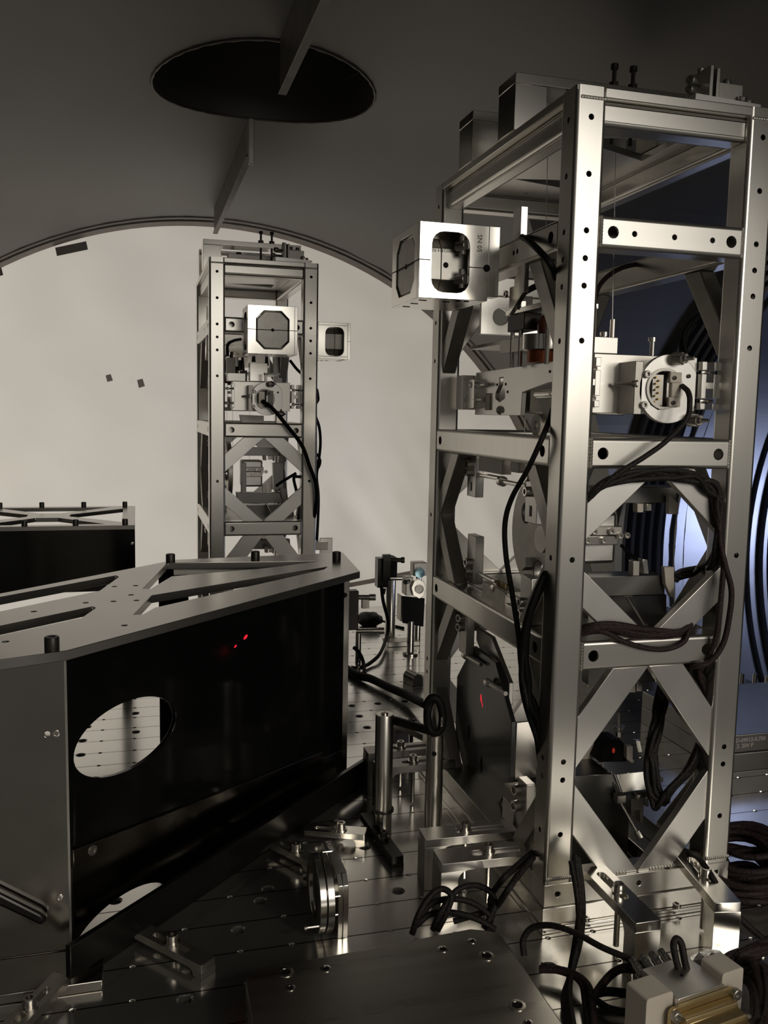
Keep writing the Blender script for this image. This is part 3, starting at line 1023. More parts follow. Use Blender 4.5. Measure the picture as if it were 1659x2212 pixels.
mb = MB().cyl((0.452, 1.02, 0.144), (0.452, 1.02, 0.164), 0.0058, 0.0045, 14)
obj('cable_boot', mb, M_bscrew, tw)

# ---- plates and blocks near the second left crossbar
mb = MB().bx(0.444, 0.455, 0.955, 0.972, 0.110, 0.200)
mb = MB(); mb.prism(yz([(0.985, 0.150), (0.972, 0.150), (0.972, 0.158), (0.955, 0.170), (0.955, 0.186), (0.945, 0.186), (0.945, 0.140), (0.985, 0.118)]), [], 0, 0.006, FYZ(0.4285))
obj('z_bracket', mb, M_alub, tw, bev=0.0005)
mb = MB().bx(0.424, 0.4325, 0.963, 0.985, 0.2035, 0.238)
obj('tab_plate', mb, M_alub, tw, bev=0.0005)
mb = MB(); mb.prism([(0.47, 0.115), (0.60, 0.115), (0.60, 0.155), (0.585, 0.168), (0.47, 0.168)], [circ(0.50, 0.14, 0.012, 20)], 0, 0.006, FXZ(1.20))
obj('back_plate', mb, M_alub, tw, bev=0.0005)
mb = MB().bx(0.462, 0.61, 1.08, 1.215, 0.094, 0.0985)
obj('shelf_plate', mb, M_alud, tw, bev=0.0005)

# ---- stops, pads and brackets around the two lower masses (left window)
def stop(y, z, y2, x=0.452, r=0.0032):
    mb = MB(); mb.cyl((x, y, z), (x, y2, z), r, None, 12)
    k = 1 if y2 < y else -1
    mb.cyl((x, y + 0.006 * k, z), (x, y - 0.002 * k, z), r * 2.1, None, 16)
    mb.cyl((x, y2, z), (x, y2 - 0.006 * k, z), r * 1.25, None, 12)
    obj('stop_screw', mb, M_steel, tw)


def stop_bracket(y, z0, z1, screws, x=0.446):
    mb = MB(); mb.prism(yz([(y + 0.016, z0), (y - 0.016, z0), (y - 0.016, z1), (y + 0.016, z1)]), [[(-y + a, b) for a, b in ((-0.003, z0 + 0.008), (0.003, z0 + 0.008), (0.003, z0 + 0.02), (-0.003, z0 + 0.02))]], -0.012, 0, FYZ(x))
    o = obj('stop_bracket', mb, M_alu, tw, bev=0.0008)
    for z in screws:
        bolt(tw, (x, y + 0.004, z), (-1, 0, 0), 0.0062, 0.007, 0, M_steel)


stop_bracket(1.150, -0.1120, -0.055, (-0.078, -0.067))
stop_bracket(0.955, -0.125, -0.060, (-0.088, -0.070))
stop_bracket(1.142, -0.232, -0.165, (-0.204, -0.216))
stop_bracket(0.960, -0.252, -0.190, (-0.236, -0.222))
stop(1.140, -0.0805, 1.06); stop(1.055, -0.0835, 0.985)
stop(1.140, -0.2165, 1.07); stop(1.062, -0.2245, 0.99)
mb = MB().bx(0.442, 0.455, 1.035, 1.115, -0.0735, -0.0535)
obj('pad_block', mb, M_peek, tw, bev=0.0005)
mb = MB().bx(0.442, 0.452, 0.985, 1.01, -0.068, -0.0535)
obj('pad_block', mb, M_peek, tw, bev=0.0005)
mb = MB().bx(0.442, 0.452, 1.165, 1.185, -0.062, -0.0535)
obj('pad_block', mb, M_peek, tw, bev=0.0005)
mb = MB().bx(0.425, 0.640, 0.865, 1.22, -0.2420, -0.2370)
mb = MB().bx(0.4535, 0.619, 0.862, 1.226, -0.2420, -0.2375)
obj('shelf_plate', mb, M_alud, tw, bev=0.0004)
mb = MB().bx(0.447, 0.475, 1.025, 1.100, -0.2372, -0.2220)
pb = obj('pad_block', mb, M_alud, tw, bev=0.0006)
for i in range(4):
    bolt(tw, (0.458, 1.085 - 0.012 * i, -0.2220), (0, 0, 1), 0.0034, 0.006, 0, M_gold)
for y in (1.175, 0.945):
    bolt(tw, (0.460, y, -0.2372), (0, 0, 1), 0.0045, 0.007, 0, M_steel)
mb = MB().bx(0.455, 0.600, 1.19, 1.215, -0.20, -0.075)
# dark cross blocks, fingers and cream tabs just behind the front braces
def P2(q):
    return [(p[0], p[2]) for p in q]


def slab(name, pts, y, t, m, bev=0.0006):
    mb = MB().prism(P2(pts), [], -t, 0, FXZ(y))
    return obj(name, mb, m, tw, bev=bev)


slab('cross_block', [(0.4987,0.885,-0.0765),(0.5943,0.885,-0.0768),(0.5955,0.885,-0.0949),(0.4997,0.885,-0.0952)], 0.885, 0.03, M_blackplate)
slab('cross_block', [(0.4847,0.89,-0.1787),(0.5882,0.89,-0.1797),(0.5896,0.89,-0.2027),(0.4858,0.89,-0.2021)], 0.890, 0.03, M_blackplate)
slab('cross_block', [(0.5125,0.93,-0.2114),(0.6187,0.93,-0.2119),(0.6211,0.93,-0.2499),(0.5142,0.93,-0.245)], 0.930, 0.02, M_blackplate)
slab('finger', [(0.5403,0.878,-0.0948),(0.5479,0.878,-0.0949),(0.5485,0.878,-0.1049),(0.5409,0.878,-0.1048)], 0.878, 0.010, M_peek)
slab('finger', [(0.5521,0.878,-0.0949),(0.5586,0.878,-0.095),(0.5591,0.878,-0.1034),(0.5526,0.878,-0.1033)], 0.878, 0.010, M_steel)
slab('cream_tab', [(0.5792,0.876,-0.0844),(0.5919,0.876,-0.0951),(0.5927,0.876,-0.1072),(0.58,0.876,-0.1071)], 0.876, 0.007, M_peek)
slab('finger', [(0.54,0.88,-0.1604),(0.5483,0.88,-0.1606),(0.5487,0.88,-0.1777),(0.5403,0.88,-0.1775)], 0.880, 0.010, M_alud)
slab('finger', [(0.5517,0.88,-0.1586),(0.5583,0.88,-0.1588),(0.5611,0.88,-0.1759),(0.5545,0.88,-0.1757)], 0.880, 0.010, M_steel)
slab('cream_tab', [(0.5804,0.88,-0.1685),(0.5932,0.88,-0.1688),(0.5961,0.88,-0.2052),(0.5918,0.88,-0.204),(0.5835,0.88,-0.1885)], 0.880, 0.007, M_peek)
slab('finger', [(0.5462,0.885,-0.302),(0.5541,0.885,-0.3025),(0.5549,0.885,-0.3164),(0.547,0.885,-0.3158)], 0.885, 0.010, M_peek)
slab('finger', [(0.5561,0.885,-0.3059),(0.5634,0.885,-0.3064),(0.5639,0.885,-0.3159),(0.5566,0.885,-0.3154)], 0.885, 0.010, M_steel)
slab('cross_block', [(0.5028,0.905,-0.2881),(0.6072,0.905,-0.2886),(0.6086,0.905,-0.3114),(0.5039,0.905,-0.3104)], 0.905, 0.015, M_blackplate)
for x, y, z in ((0.5509,0.91,-0.2059), (0.5652,0.925,-0.4654)):
    mb = MB(); mb.cyl((x, y, z), (x + 0.014, y - 0.02, z - 0.032), 0.0022, None, 8).cyl((x + 0.014, y - 0.02, z - 0.032), (x + 0.017, y - 0.024, z - 0.039), 0.0045, None, 10)
    mb.box((x, y, z + 0.003), (0.011, 0.011, 0.009))
    obj('long_screw', mb, M_screw, tw)
mb = MB().bx(0.485, 0.60, 1.0, 1.09, -0.3205, -0.3100)
mb = MB().bx(0.4535, 0.619, 1.155, 1.185, -0.305, -0.2690)
obj('cross_block', mb, M_blackplate, tw, bev=0.001)
for x in (0.551, 0.566):
    mb = MB().bx(x, x + 0.011, 1.14, 1.155, -0.322, -0.300)
    obj('finger', mb, M_peek if x < 0.56 else M_steel, tw, bev=0.0006)
# bracket pair at the bottom left window
mb = MB().bx(0.440, 0.475, 0.958, 0.992, -0.5045, -0.478)
obj('foot_block', mb, M_alu, tw, bev=0.0006)
mb = MB().bx(0.440, 0.475, 0.958, 0.992, -0.4775, -0.460)
obj('foot_block', mb, M_peek, tw, bev=0.0006)
mb = MB().bx(0.440, 0.452, 0.925, 0.950, -0.5045, -0.434)
obj('stop_bracket', mb, M_alu, tw, bev=0.001)
for z in (-0.448, -0.468):
    bolt(tw, (0.440, 0.945, z), (-1, -0.2, 0), 0.007, 0.008, 0, M_steel)
for z in (-0.5045, -0.497):
    bolt(tw, (0.448, 0.955, z), (-0.3, 0.2, 1), 0.004, 0.005, 0, M_steel)
mb = MB().bx(0.440, 0.452, 1.135, 1.165, -0.335, -0.270)
obj('stop_bracket', mb, M_alud, tw, bev=0.001)
for z in (-0.285, -0.298):
    bolt(tw, (0.440, 1.155, z), (-1, -0.2, 0), 0.0062, 0.007, 0, M_steel)
for y, z in ((1.145, -0.338), (1.06, -0.352)):
    mb = MB(); mb.cyl((0.445, y, z), (0.447, y - 0.05, z + 0.002), 0.003, None, 10).cyl((0.445, y + 0.008, z), (0.445, y, z), 0.0055, None, 12)
    obj('stop_screw', mb, M_screw, tw)
mb = MB().prism(yz([(1.155, -0.300), (1.10, -0.300), (1.035, -0.345), (1.035, -0.375), (1.06, -0.380), (1.155, -0.318)]), [], 0, 0.006, FYZ(0.4685))
obj('baffle_bracket', mb, M_alu, tw, bev=0.0006)

# ------------------------------------------------------------------ masses hanging inside the tower
def mass(name, label, M, r, th, z, mm, wires, holes=()):
    t = thing(name, label, 'mass', (M.translation.x, M.translation.y, z), group='masses hung inside the towers')
    return t


def round_mass(label, x0, x1, yc, zc, r, holes, mm):
    t = thing('suspended_mass', label, 'mass', (x0, yc, zc), group='suspended masses')
    mb = MB().prism([(-yc + r * math.cos(2 * PI * i / 48), zc + r * math.sin(2 * PI * i / 48)) for i in range(48)],
                    [[(-yc + a + rr * math.cos(2 * PI * i / 20), zc + b + rr * math.sin(2 * PI * i / 20)) for i in range(20)] for a, b, rr in holes], -(x1 - x0), 0, FYZ(x0))
    obj('body', mb, mm, t, bev=0.001)
    for s in (-1, 1):
        mb = MB().cyl((x0 + 0.01, yc + s * r * 0.92, zc), (x0 + 0.01, yc + s * r * 0.9, zc + 0.16), 0.0003, None, 5)
        obj('wire', mb, M_screw, t)
    return t


def add_masses(dx, dy, dz, labels, near):
    res = []
    a = round_mass(labels[0], 0.468, 0.4785, 0.985, -0.142, 0.072, [(-0.030, 0.022, 0.013), (0.012, -0.046, 0.014)], M_alud)
    mb = MB().lathe([(0, 0.0), (0.016, 0.0), (0.016, 0.006), (0.0145, 0.007), (0.016, 0.008), (0.016, 0.015), (0, 0.015)], frame((0.470, 0.945, -0.143), (0, -1, 0), (0, 0, 1)), 24)
    obj('hub', mb, M_screw, a)
    mb = MB().prism(yz([(1.006, -0.180), (0.99, -0.172), (0.99, -0.184), (1.000, -0.190)]), [], 0, 0.012, FYZ(0.470))
    obj('tab', mb, M_alud, a)
    res.append(a)
    b = thing('sensor_mass', labels[1], 'mass', (0.51, 1.0, -0.15), group='sensor masses')
    mb = MB().bx(0.500, 0.5475, 0.932, 0.975, -0.172, -0.111)
    obj('body', mb, M_alu, b, bev=0.004)
    mb = MB().bx(0.496, 0.5445, 0.922, 0.932, -0.1480, -0.137)
    obj('clamp_bar', mb, M_alub, b, bev=0.0008)
    mb = MB().bx(0.498, 0.548, 0.920, 0.932, -0.1365, -0.1260)
    obj('clamp_bar', mb, M_alud, b, bev=0.0008)
    for x, z in ((0.503, -0.1425), (0.524, -0.1425), (0.510, -0.1315), (0.532, -0.1315), (0.544, -0.137), (0.553, -0.1365)):
        bolt(b, (x, 0.9218 if z < -0.138 else 0.9198, z), (0, -1, 0), 0.0040, 0.004, 0, M_screw)
    mb = MB().cyl((0.520, 0.955, -0.111), (0.520, 0.955, 0.005), 0.0003, None, 5)
    obj('wire', mb, M_screw, b)
    res.append(b)
    c = thing('dark_baffle', labels[2], 'baffle', (0.452, 1.10, -0.52), group='dark baffles')
    octo = [(-(1.100 + 0.100 * math.cos(D(22.5 + 45 * i)) / math.cos(D(22.5))), -0.428 + 0.105 * math.sin(D(22.5 + 45 * i)) / math.cos(D(22.5))) for i in range(8)]
    mb = MB().prism(octo, [[(-yy + 0.012 * math.cos(2 * PI * i / 14) * 0.35, zz + 0.012 * math.sin(2 * PI * i / 14)) for i in range(14)] for yy, zz in ((1.145, -0.452), (1.095, -0.478))], -0.006, 0, FYZ(0.4520))
    obj('glass', mb, M_baffle, c, bev=0.0006)
    mb = MB()
    e = [(-q[0], q[1]) for q in octo]
    mb.prism(yz([(1.003, -0.385), (0.9985, -0.385), (0.9985, -0.46), (1.057, -0.53), (1.061, -0.527), (1.003, -0.458)]), [], -0.030, 0, FYZ(0.4585))
    obj('edge_strip', mb, M_steel, c, bev=0.0005)
    if near:
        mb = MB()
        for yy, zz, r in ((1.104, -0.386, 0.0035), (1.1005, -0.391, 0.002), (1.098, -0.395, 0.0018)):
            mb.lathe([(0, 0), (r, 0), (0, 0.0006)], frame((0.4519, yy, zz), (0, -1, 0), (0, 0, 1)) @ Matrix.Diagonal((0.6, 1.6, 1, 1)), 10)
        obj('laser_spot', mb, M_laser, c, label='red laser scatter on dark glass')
    res.append(c)
    return res


ms = add_masses(0, 0, 0, ('round metal mass with oval holes hanging in the left window of the near tower',
                          'pale metal mass with clamp bars hanging behind the upper diamond brace of the near tower',
                          'dark grey octagonal glass with a red laser spot in the lower near tower'), True)

# far tower: the same build further down the table
FD = V((0.1645 - 0.4362, 1.9245 - 0.8282, 0.0))
tw2 = copy_tree(tw)
tw2.location = V(TR) + FD
tw2['label'] = 'tall welded metal lattice tower standing far back before the white curtain'
tw2.scale = (1, 1, 0.9923)
W[tw2] = V(TR) + FD
for m0, lab in zip(ms, ('round metal mass hanging inside the far tower before the curtain', 'pale metal mass with small screws hanging in the diamond braces of the far tower', 'dark grey glass baffle low inside the far tower')):
    c = copy_tree(m0)
    c.location = m0.location + FD
    c['label'] = lab
    for ch in list(c.children):
        if ch.name.startswith('laser'):
            bpy.data.objects.remove(ch)


# ------------------------------------------------------------------ vibration dampers bolted to the crossbars
def damper(root, M, w, d, h, label, engr=None):
    """Hollow machined block, local x right, y into the mount, z up; origin at the front lower left corner."""
    R = W[root]
    t = 0.006
    inv = M

    def P(name, mb, m, parent, bev=0.0005, lab=None):
        bmesh.ops.transform(mb.bm, matrix=M, verts=mb.bm.verts)
        return obj(name, mb, m, parent, bev, label=lab)
    mb = MB()
    win = rrect(w * 0.18, h * 0.085, w * 0.72, h * 0.885, 0.015, 4)
    win = [p for p in win]
    # front face in two halves with a saw slit on the left, right slit to the screw hole
    mb.prism(rect(0, 0, w, h), [win], 0, t, FXZ(t))
    def chamf(a, b, c):
        return [(-d * 0.5 + x, h * 0.5 + z) for x, z in ((-a + c, -b), (a - c, -b), (a, -b + c), (a, b - c), (a - c, b), (-a + c, b), (-a, b - c), (-a, -b + c))]
    oc = chamf(d * 0.335, h * 0.40, h * 0.17)
    mb.prism([(-d, 0), (-t, 0), (-t, h), (-d, h)], [oc], -t, 0, FYZ(0))
    mb.prism([(-d, 0), (-t, 0), (-t, h), (-d, h)], [oc], -t, 0, FYZ(w - t))
    mb.bx(t, w - t, t, d, 0, t)
    mb.bx(t, w - t, t, d, h - t, h)
    mb.prism(rect(t, t, w - t, h - t), [win], 0, t, FXZ(d))
    body = P('vibration_damper', mb, M_alub, root, 0.0005, label)
    mb = MB().bx(-0.0004, w * 0.16, -0.0004, t + 0.001, h * 0.495, h * 0.507).bx(-0.0004, t, 0, d, h * 0.495, h * 0.507)
    P('saw_slit', mb, M_black, body, 0)
    ocm = chamf(d * 0.305, h * 0.365, h * 0.155)
    mb = MB().prism(ocm, [], -w * 0.40, -0.0015, FYZ(0))
    P('mass_block', mb, M_alud, body, 0.0006)
    mb = MB().prism(ocm, [], -(w - 0.0015), -w * 0.405, FYZ(0))
    P('mass_block', mb, M_alud, body, 0.0006)
    cym = d * 0.5
    mb = MB().cyl((w * 0.47, d * 0.1945, h * 0.49), (w * 0.47, d * 0.1975, h * 0.49), 0.0034, None, 14)
    P('mass_hole', mb, M_black, body, 0)
    mb = MB().cyl((0.0011, d * 0.5, h * 0.5), (0.004, d * 0.5, h * 0.5), 0.0034, None, 14)
    P('mass_hole', mb, M_black, body, 0)
    mb = MB().bx(w, w + 0.0135, d * 0.0, d * 0.16, h * 0.06, h * 1.0)
    P('mount_plate', mb, M_alub, body)
    for z in (h * 0.73, h * 0.28):
        mb = MB().cyl((w * 0.60, t + 0.008, z), (w * 0.675, -0.0005, z), 0.0056, None, 14).cyl((w * 0.65, t + 0.002, z - 0.010), (w * 0.65, t + 0.002, z + 0.012), 0.0040, None, 12)
        P('clamp_screw', mb, M_screw, body)
    mb = MB().bx(w * 0.74, w * 0.96, -0.0004, t * 0.6, h * 0.40, h * 0.50)
    mb = MB().bx(w * 0.72, w * 0.985, -0.0005, 0.003, h * 0.435, h * 0.445).cyl((w * 0.975, -0.0006, h * 0.44), (w * 0.975, 0.004, h * 0.44), 0.0042, None, 14)
    P('saw_slit', mb, M_black, body, 0)
    for x, y in ((w * 0.62, d * 0.10), (w * 0.74, d * 0.10)):
        mb = MB().cyl((x, y, -0.0006), (x, y, 0.001), 0.0032, None, 12)
        P('tapped_hole', mb, M_black, body, 0)
    mb = MB()
    for x, y in ((w * 0.1, d * 0.2), (w * 0.1, d * 0.5), (w * 0.1, d * 0.8), (w * 0.45, d * 0.22)):
        mb.bx(x, x + 0.009, y, y + 0.0016, -0.0006, 0.001)
    P('vent_slot', mb, M_black, body, 0)
    return body


dm = damper(tw, MZ(0.3113, 0.987, 0.1330), 0.0845, 0.112, 0.0852, 'hollow bright damper block beside left crossbar')
tx = frame((0.3113 + 0.0845 * 0.605, 0.987 + 0.112 * 0.1940, 0.1330 + 0.0852 * 0.70), (-1, 0, 0), (0, 0, -1))
text(dm, 'D1002424 REV V1', 0.0052, tx, M_ink)
tx = frame((0.3113 + 0.0845 * 0.83, 0.9868, 0.1330 + 0.0852 * 0.88), (0, 0, -1), (1, 0, 0))
text(dm, 'SN 05', 0.008, tx, M_ink)
for p, q in (((0.5219,0.93,0.2968), (0.5141,0.905,0.0869)), ((0.4668,0.99,0.3076), (0.4691,0.99,0.186))):
    mb = MB().cyl(p, q, 0.0004, None, 6)
    obj('wire', mb, M_screw, tw)
mb = MB().cyl((0.5141,0.905,0.1098), (0.5142,0.905,0.0853), 0.0028, None, 10)
obj('wire_clamp', mb, M_screw, tw)


def FD_(v):
    return V(v) + FD


damper(tw2, frame((0.3190, 1.829, 0.1215), (0, 1, 0), (-1, 0, 0)), 0.0895, 0.102, 0.098, 'pale damper block bolted on the front crossbar')
damper(tw2, frame((0.4755, 2.112, 0.1280), (-1, 0, 0), (0, -1, 0)), 0.081, 0.09, 0.083, 'damper block beside the right column')

# ------------------------------------------------------------------ black baffle enclosure in the left foreground
en = thing('baffle_enclosure', 'large polished black box with an oval opening in the left foreground', 'enclosure', (-0.07, 0.90, TZ))
DD = V((1, 1, 0)).normalized()
FP = frame((-0.07, 0.90, 0), DD, (0, 0, 1))          # u along the long panel, v up, n towards the camera


def ell(cx, cy, a, b, n=48, t=0.0):
    return [(cx + a * math.cos(2 * PI * i / n) * math.cos(t) - b * math.sin(2 * PI * i / n) * math.sin(t), cy + a * math.cos(2 * PI * i / n) * math.sin(t) + b * math.sin(2 * PI * i / n) * math.cos(t)) for i in range(n)]


arc = [(0.069 + 0.070 * math.cos(PI * i / 20), -0.556 + 0.0335 * math.sin(PI * i / 20)) for i in range(21)]
arc = arc[1:-1]
outer = [(0.0, -0.236), (0.0, -0.555), (0.003, -0.555)] + arc[::-1] + [(0.136, -0.555), (0.515, -0.555), (0.515, -0.236)]
mb = MB().prism(outer, [ell(0.0810, -0.3490, 0.0735, 0.0385, 56)], -0.006, 0, FP)
obj('side_panel', mb, M_blackglass, en, bev=0.0006)
lowp = [(0.0015, -0.4607), (0.0015, -0.5550), (0.003, -0.5550)] + arc[::-1] + [(0.136, -0.5550), (0.513, -0.5550), (0.513, -0.5068)]
mb = MB().prism(lowp, [], 0.0002, 0.002, FP)
obj('lower_panel', mb, M_lower, en, bev=0.0004)
mb = MB().prism([(0.0015, -0.4605), (0.455, -0.5015), (0.455, -0.491), (0.0015, -0.4425)], [], 0, 0.0035, FP)
obj('slanted_strip', mb, M_lower, en, bev=0.0006)
pn = DD.cross(V((0, 0, 1)))
bolt(en, V((-0.07, 0.90, 0)) + DD * 0.0263 + V((0, 0, -0.4531)) + pn * 0.0035, pn, 0.0055, 0.001, 0, M_alud)
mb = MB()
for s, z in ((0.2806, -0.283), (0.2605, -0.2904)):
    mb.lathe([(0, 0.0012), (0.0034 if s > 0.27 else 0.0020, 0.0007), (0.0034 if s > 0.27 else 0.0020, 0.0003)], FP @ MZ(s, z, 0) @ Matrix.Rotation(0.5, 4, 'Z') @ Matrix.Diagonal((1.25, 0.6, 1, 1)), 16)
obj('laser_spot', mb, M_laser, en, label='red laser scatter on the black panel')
mb = MB().prism([(-0.30, -0.555), (-0.0705, -0.555), (-0.0705, -0.236), (-0.30, -0.236)], [circ(-0.0885, -0.3195, 0.003, 10)], -0.006, 0, FXZ(0.898))
obj('front_panel', mb, M_blackmirror, en, bev=0.0006)
mb = MB().bx(-0.0715, -0.0693, 0.8955, 0.9035, -0.555, -0.236)
obj('corner_edge', mb, M_alud, en)
for z in (-0.3195, -0.4905):
    bolt(en, (-0.0805, 0.898, z), (0, -1, 0), 0.0035, 0.001, 0, M_screw)
mb = MB().prism([(-0.20, -0.425), (-0.097, -0.498), (-0.091, -0.505), (-0.097, -0.511), (-0.20, -0.441)], [], 0, 0.012, FXZ(0.897))  # solid dark bar standing in for a clamp mirrored in the panel
obj('clamp_reflection', mb, M_rail, en, bev=0.003)
mb = MB().bx(-0.31, -0.0378, 0.8395, 0.897, -0.5575, -0.5475)
obj('foot_plate', mb, M_blackmirror, en, bev=0.001)
# rear panels
FB = frame((-0.07 - 0.1768, 0.90 + 0.1768, 0), DD, (0, 0, 1))
mb = MB().prism(rect(0.395, -0.555, 0.455, -0.236), [], -0.006, 0, FB)
obj('rear_panel', mb, M_blackglass, en, bev=0.0006)
mb = MB().bx(0.272, 0.306, 1.281, 1.288, -0.555, -0.236)
ep = obj('end_panel', mb, M_steel, en, bev=0.0006, label='polished narrow end panel with a blue sheen')
mb = MB().cyl((0.2985, 1.2808, -0.273), (0.2985, 1.283, -0.273), 0.004, None, 14)
obj('tapped_hole', mb, M_black, ep)
mb = MB().bx(-0.300, -0.294, 0.905, 1.000, -0.555, -0.236)
obj('left_panel', mb, M_blackglass, en, bev=0.0006)
# base rail in front of the long panel
mb = MB().prism([(-0.042, -0.541), (0.545, -0.541), (0.545, -0.511), (-0.042, -0.508)], [], 0.040, 0.047, FP)
mb.prism([(-0.005, -0.5578), (0.53, -0.5578), (0.53, -0.541), (-0.005, -0.541)], [], 0.022, 0.036, FP)
obj('base_rail', mb, M_rail, en, bev=0.0008)
# top plate with four slots
top = [(-0.30, 0.8370), (-0.1209, 0.8386), (-0.0655, 0.8593), (0.3065, 1.2200), (0.3207, 1.3956), (0.2769, 1.3888), (0.0543, 1.3625), (-0.1628, 1.144), (-0.30, 1.005)]
slots = [[(-0.280, 1.0095), (-0.0304, 1.2439), (-0.026, 1.2327), (-0.0475, 1.1409), (-0.280, 0.915)],
         [(-0.262, 0.862), (-0.0515, 1.0497), (-0.0476, 1.0416), (-0.0608, 0.9928), (-0.225, 0.852)],
         [(0.0043, 1.1437), (0.0412, 1.335), (0.2743, 1.3198), (0.1783, 1.269), (0.0426, 1.2248), (0.0139, 1.1421)],
         [(-0.0064, 0.9983), (0.015, 1.1011), (0.2689, 1.2664), (0.2588, 1.2444), (0.0164, 1.0298), (0.0035, 0.9988)]]
hl = [circ(*(-0.1249,0.9038,-0.226)[:2], 0.0032, 12), circ(*(-0.113,1.0345,-0.226)[:2], 0.0032, 12), circ(*(-0.0602,1.0716,-0.226)[:2], 0.0032, 12), circ(*(-0.0293,1.0738,-0.226)[:2], 0.0032, 12),
      circ(*(-0.003,1.0743,-0.226)[:2], 0.0032, 12), circ(*(-0.0095,1.1083,-0.226)[:2], 0.0032, 12), circ(*(-0.0304,1.165,-0.226)[:2], 0.0032, 12), circ(*(-0.0042,1.1667,-0.226)[:2], 0.0032, 12),
      circ(*(-0.0151,0.9497,-0.226)[:2], 0.0032, 12)]
mb = MB().prism(top, slots + hl, -0.0098, 0, FXY(-0.2260))
tp = obj('top_plate', mb, M_topplate, en, bev=0.0006)
for x, y in ((-0.0793, 0.865), (0.0456, 1.340), (0.295, 1.3247), (0.1726, 1.3482)):
    bolt(en, (x, y, -0.2258), (0, 0, 1), 0.0068, 0.0125, 0.006, M_bscrew)
mb = MB().prism([(0.000, -0.247), (0.26, -0.247), (0.26, -0.2365), (0.0, -0.2365)], [], -0.012, 0, frame((0.05, 1.345, 0), V((1, 0.08, 0)), (0, 0, 1)))
obj('inner_rib', mb, M_alud, en, bev=0.0005)

# second enclosure further back
e2 = thing('baffle_enclosure', 'smaller black box with a bolted cross-braced top before the curtain on the left', 'enclosure', (-0.20, 1.96, TZ))
ex0, ex1, ey0, ey1 = -0.355, -0.0065, 1.785, 2.145
mb = MB().prism(rect(ex0, -0.355, ex1, -0.2345), [], -0.006, 0, FXZ(ey0 + 0.001))
obj('front_panel', mb, M_blackglass, e2, bev=0.0006)
mb = MB().prism(rect(ex0, -0.558, -0.215, -0.30), [], -0.001, 0.001, FXZ(ey0 - 0.003))
mb = MB().bx(ex1 - 0.007, ex1 - 0.001, ey0 + 0.008, ey1 - 0.008, -0.355, -0.2345)
obj('side_panel', mb, M_blackglass, e2, bev=0.0006)
for lx, ly in ((ex0 + 0.012, ey0 + 0.018), (ex1 - 0.018, ey0 + 0.018), (ex0 + 0.012, ey1 - 0.012), (ex1 - 0.018, ey1 - 0.012)):  # unseen legs added under shortened panels so curtain light reaches the table
    mb = MB().bx(lx - 0.010, lx + 0.010, ly - 0.010, ly + 0.010, -0.5578, -0.2345)
    obj('leg', mb, M_rail, e2, bev=0.0006)
xm, ym = -0.1807, 1.965
bo, aw = 0.026, 0.030
mb = MB().prism(rect(ex0, ey0, ex1, ey1), [[(ex0 + bo + aw, ey1 - bo), (ex1 - bo - aw, ey1 - bo), (xm + 0.022, ym + 0.042), (xm - 0.022, ym + 0.042)],
                                           [(ex0 + bo + aw, ey0 + bo), (ex1 - bo - aw, ey0 + bo), (xm + 0.022, ym - 0.042), (xm - 0.022, ym - 0.042)],
                                           [(ex1 - bo, ey1 - bo - aw), (ex1 - bo, ey0 + bo + aw), (xm + 0.042, ym - 0.018), (xm + 0.042, ym + 0.018)],
                                           [(ex0 + bo, ey1 - bo - aw), (ex0 + bo, ey0 + bo + aw), (xm - 0.042, ym - 0.018), (xm - 0.042, ym + 0.018)]], -0.0085, 0, FXY(-0.2258))
obj('top_plate', mb, M_topplate, e2, bev=0.0006)
for x, y in [(-0.2107,1.7908,-0.2258),(-0.1178,1.7939,-0.2258),(-0.0252,1.7974,-0.2258),(-0.2095,2.1395,-0.2258),(-0.1202,2.1519,-0.2258),(-0.0298,2.165,-0.2258),(-0.2957,2.1274,-0.2258)] and [(p[0], p[1]) for p in [(-0.2091,1.7769,-0.2258),(-0.1169,1.7797,-0.2258),(-0.025,1.7829,-0.2258),(-0.2104,2.1496,-0.2258),(-0.1202,2.1519,-0.2258),(-0.0296,2.1545,-0.2258),(-0.2984,2.1472,-0.2258)]]:
    bolt(e2, (x, min(max(y, ey0 + 0.012), ey1 - 0.012), -0.2256), (0, 0, 1), 0.0055, 0.011, 0.0, M_bscrew)
for x, z in ((-0.060, -0.345), (-0.105, -0.372), (-0.012, -0.262)):
    bolt(e2, (x, ey0 + 0.001, z), (0, -1, 0), 0.003, 0.001, 0, M_screw)

def shift2(o):
    """Hang a piece built in place on the far tower, whose root is slightly scaled in height."""
    R = tw2.location
    for v in o.data.vertices:
        v.co = V((v.co.x - R.x, v.co.y - R.y, (v.co.z - R.z) / 0.9923))
    o.parent = tw2
    W[o] = V(R)
    return o


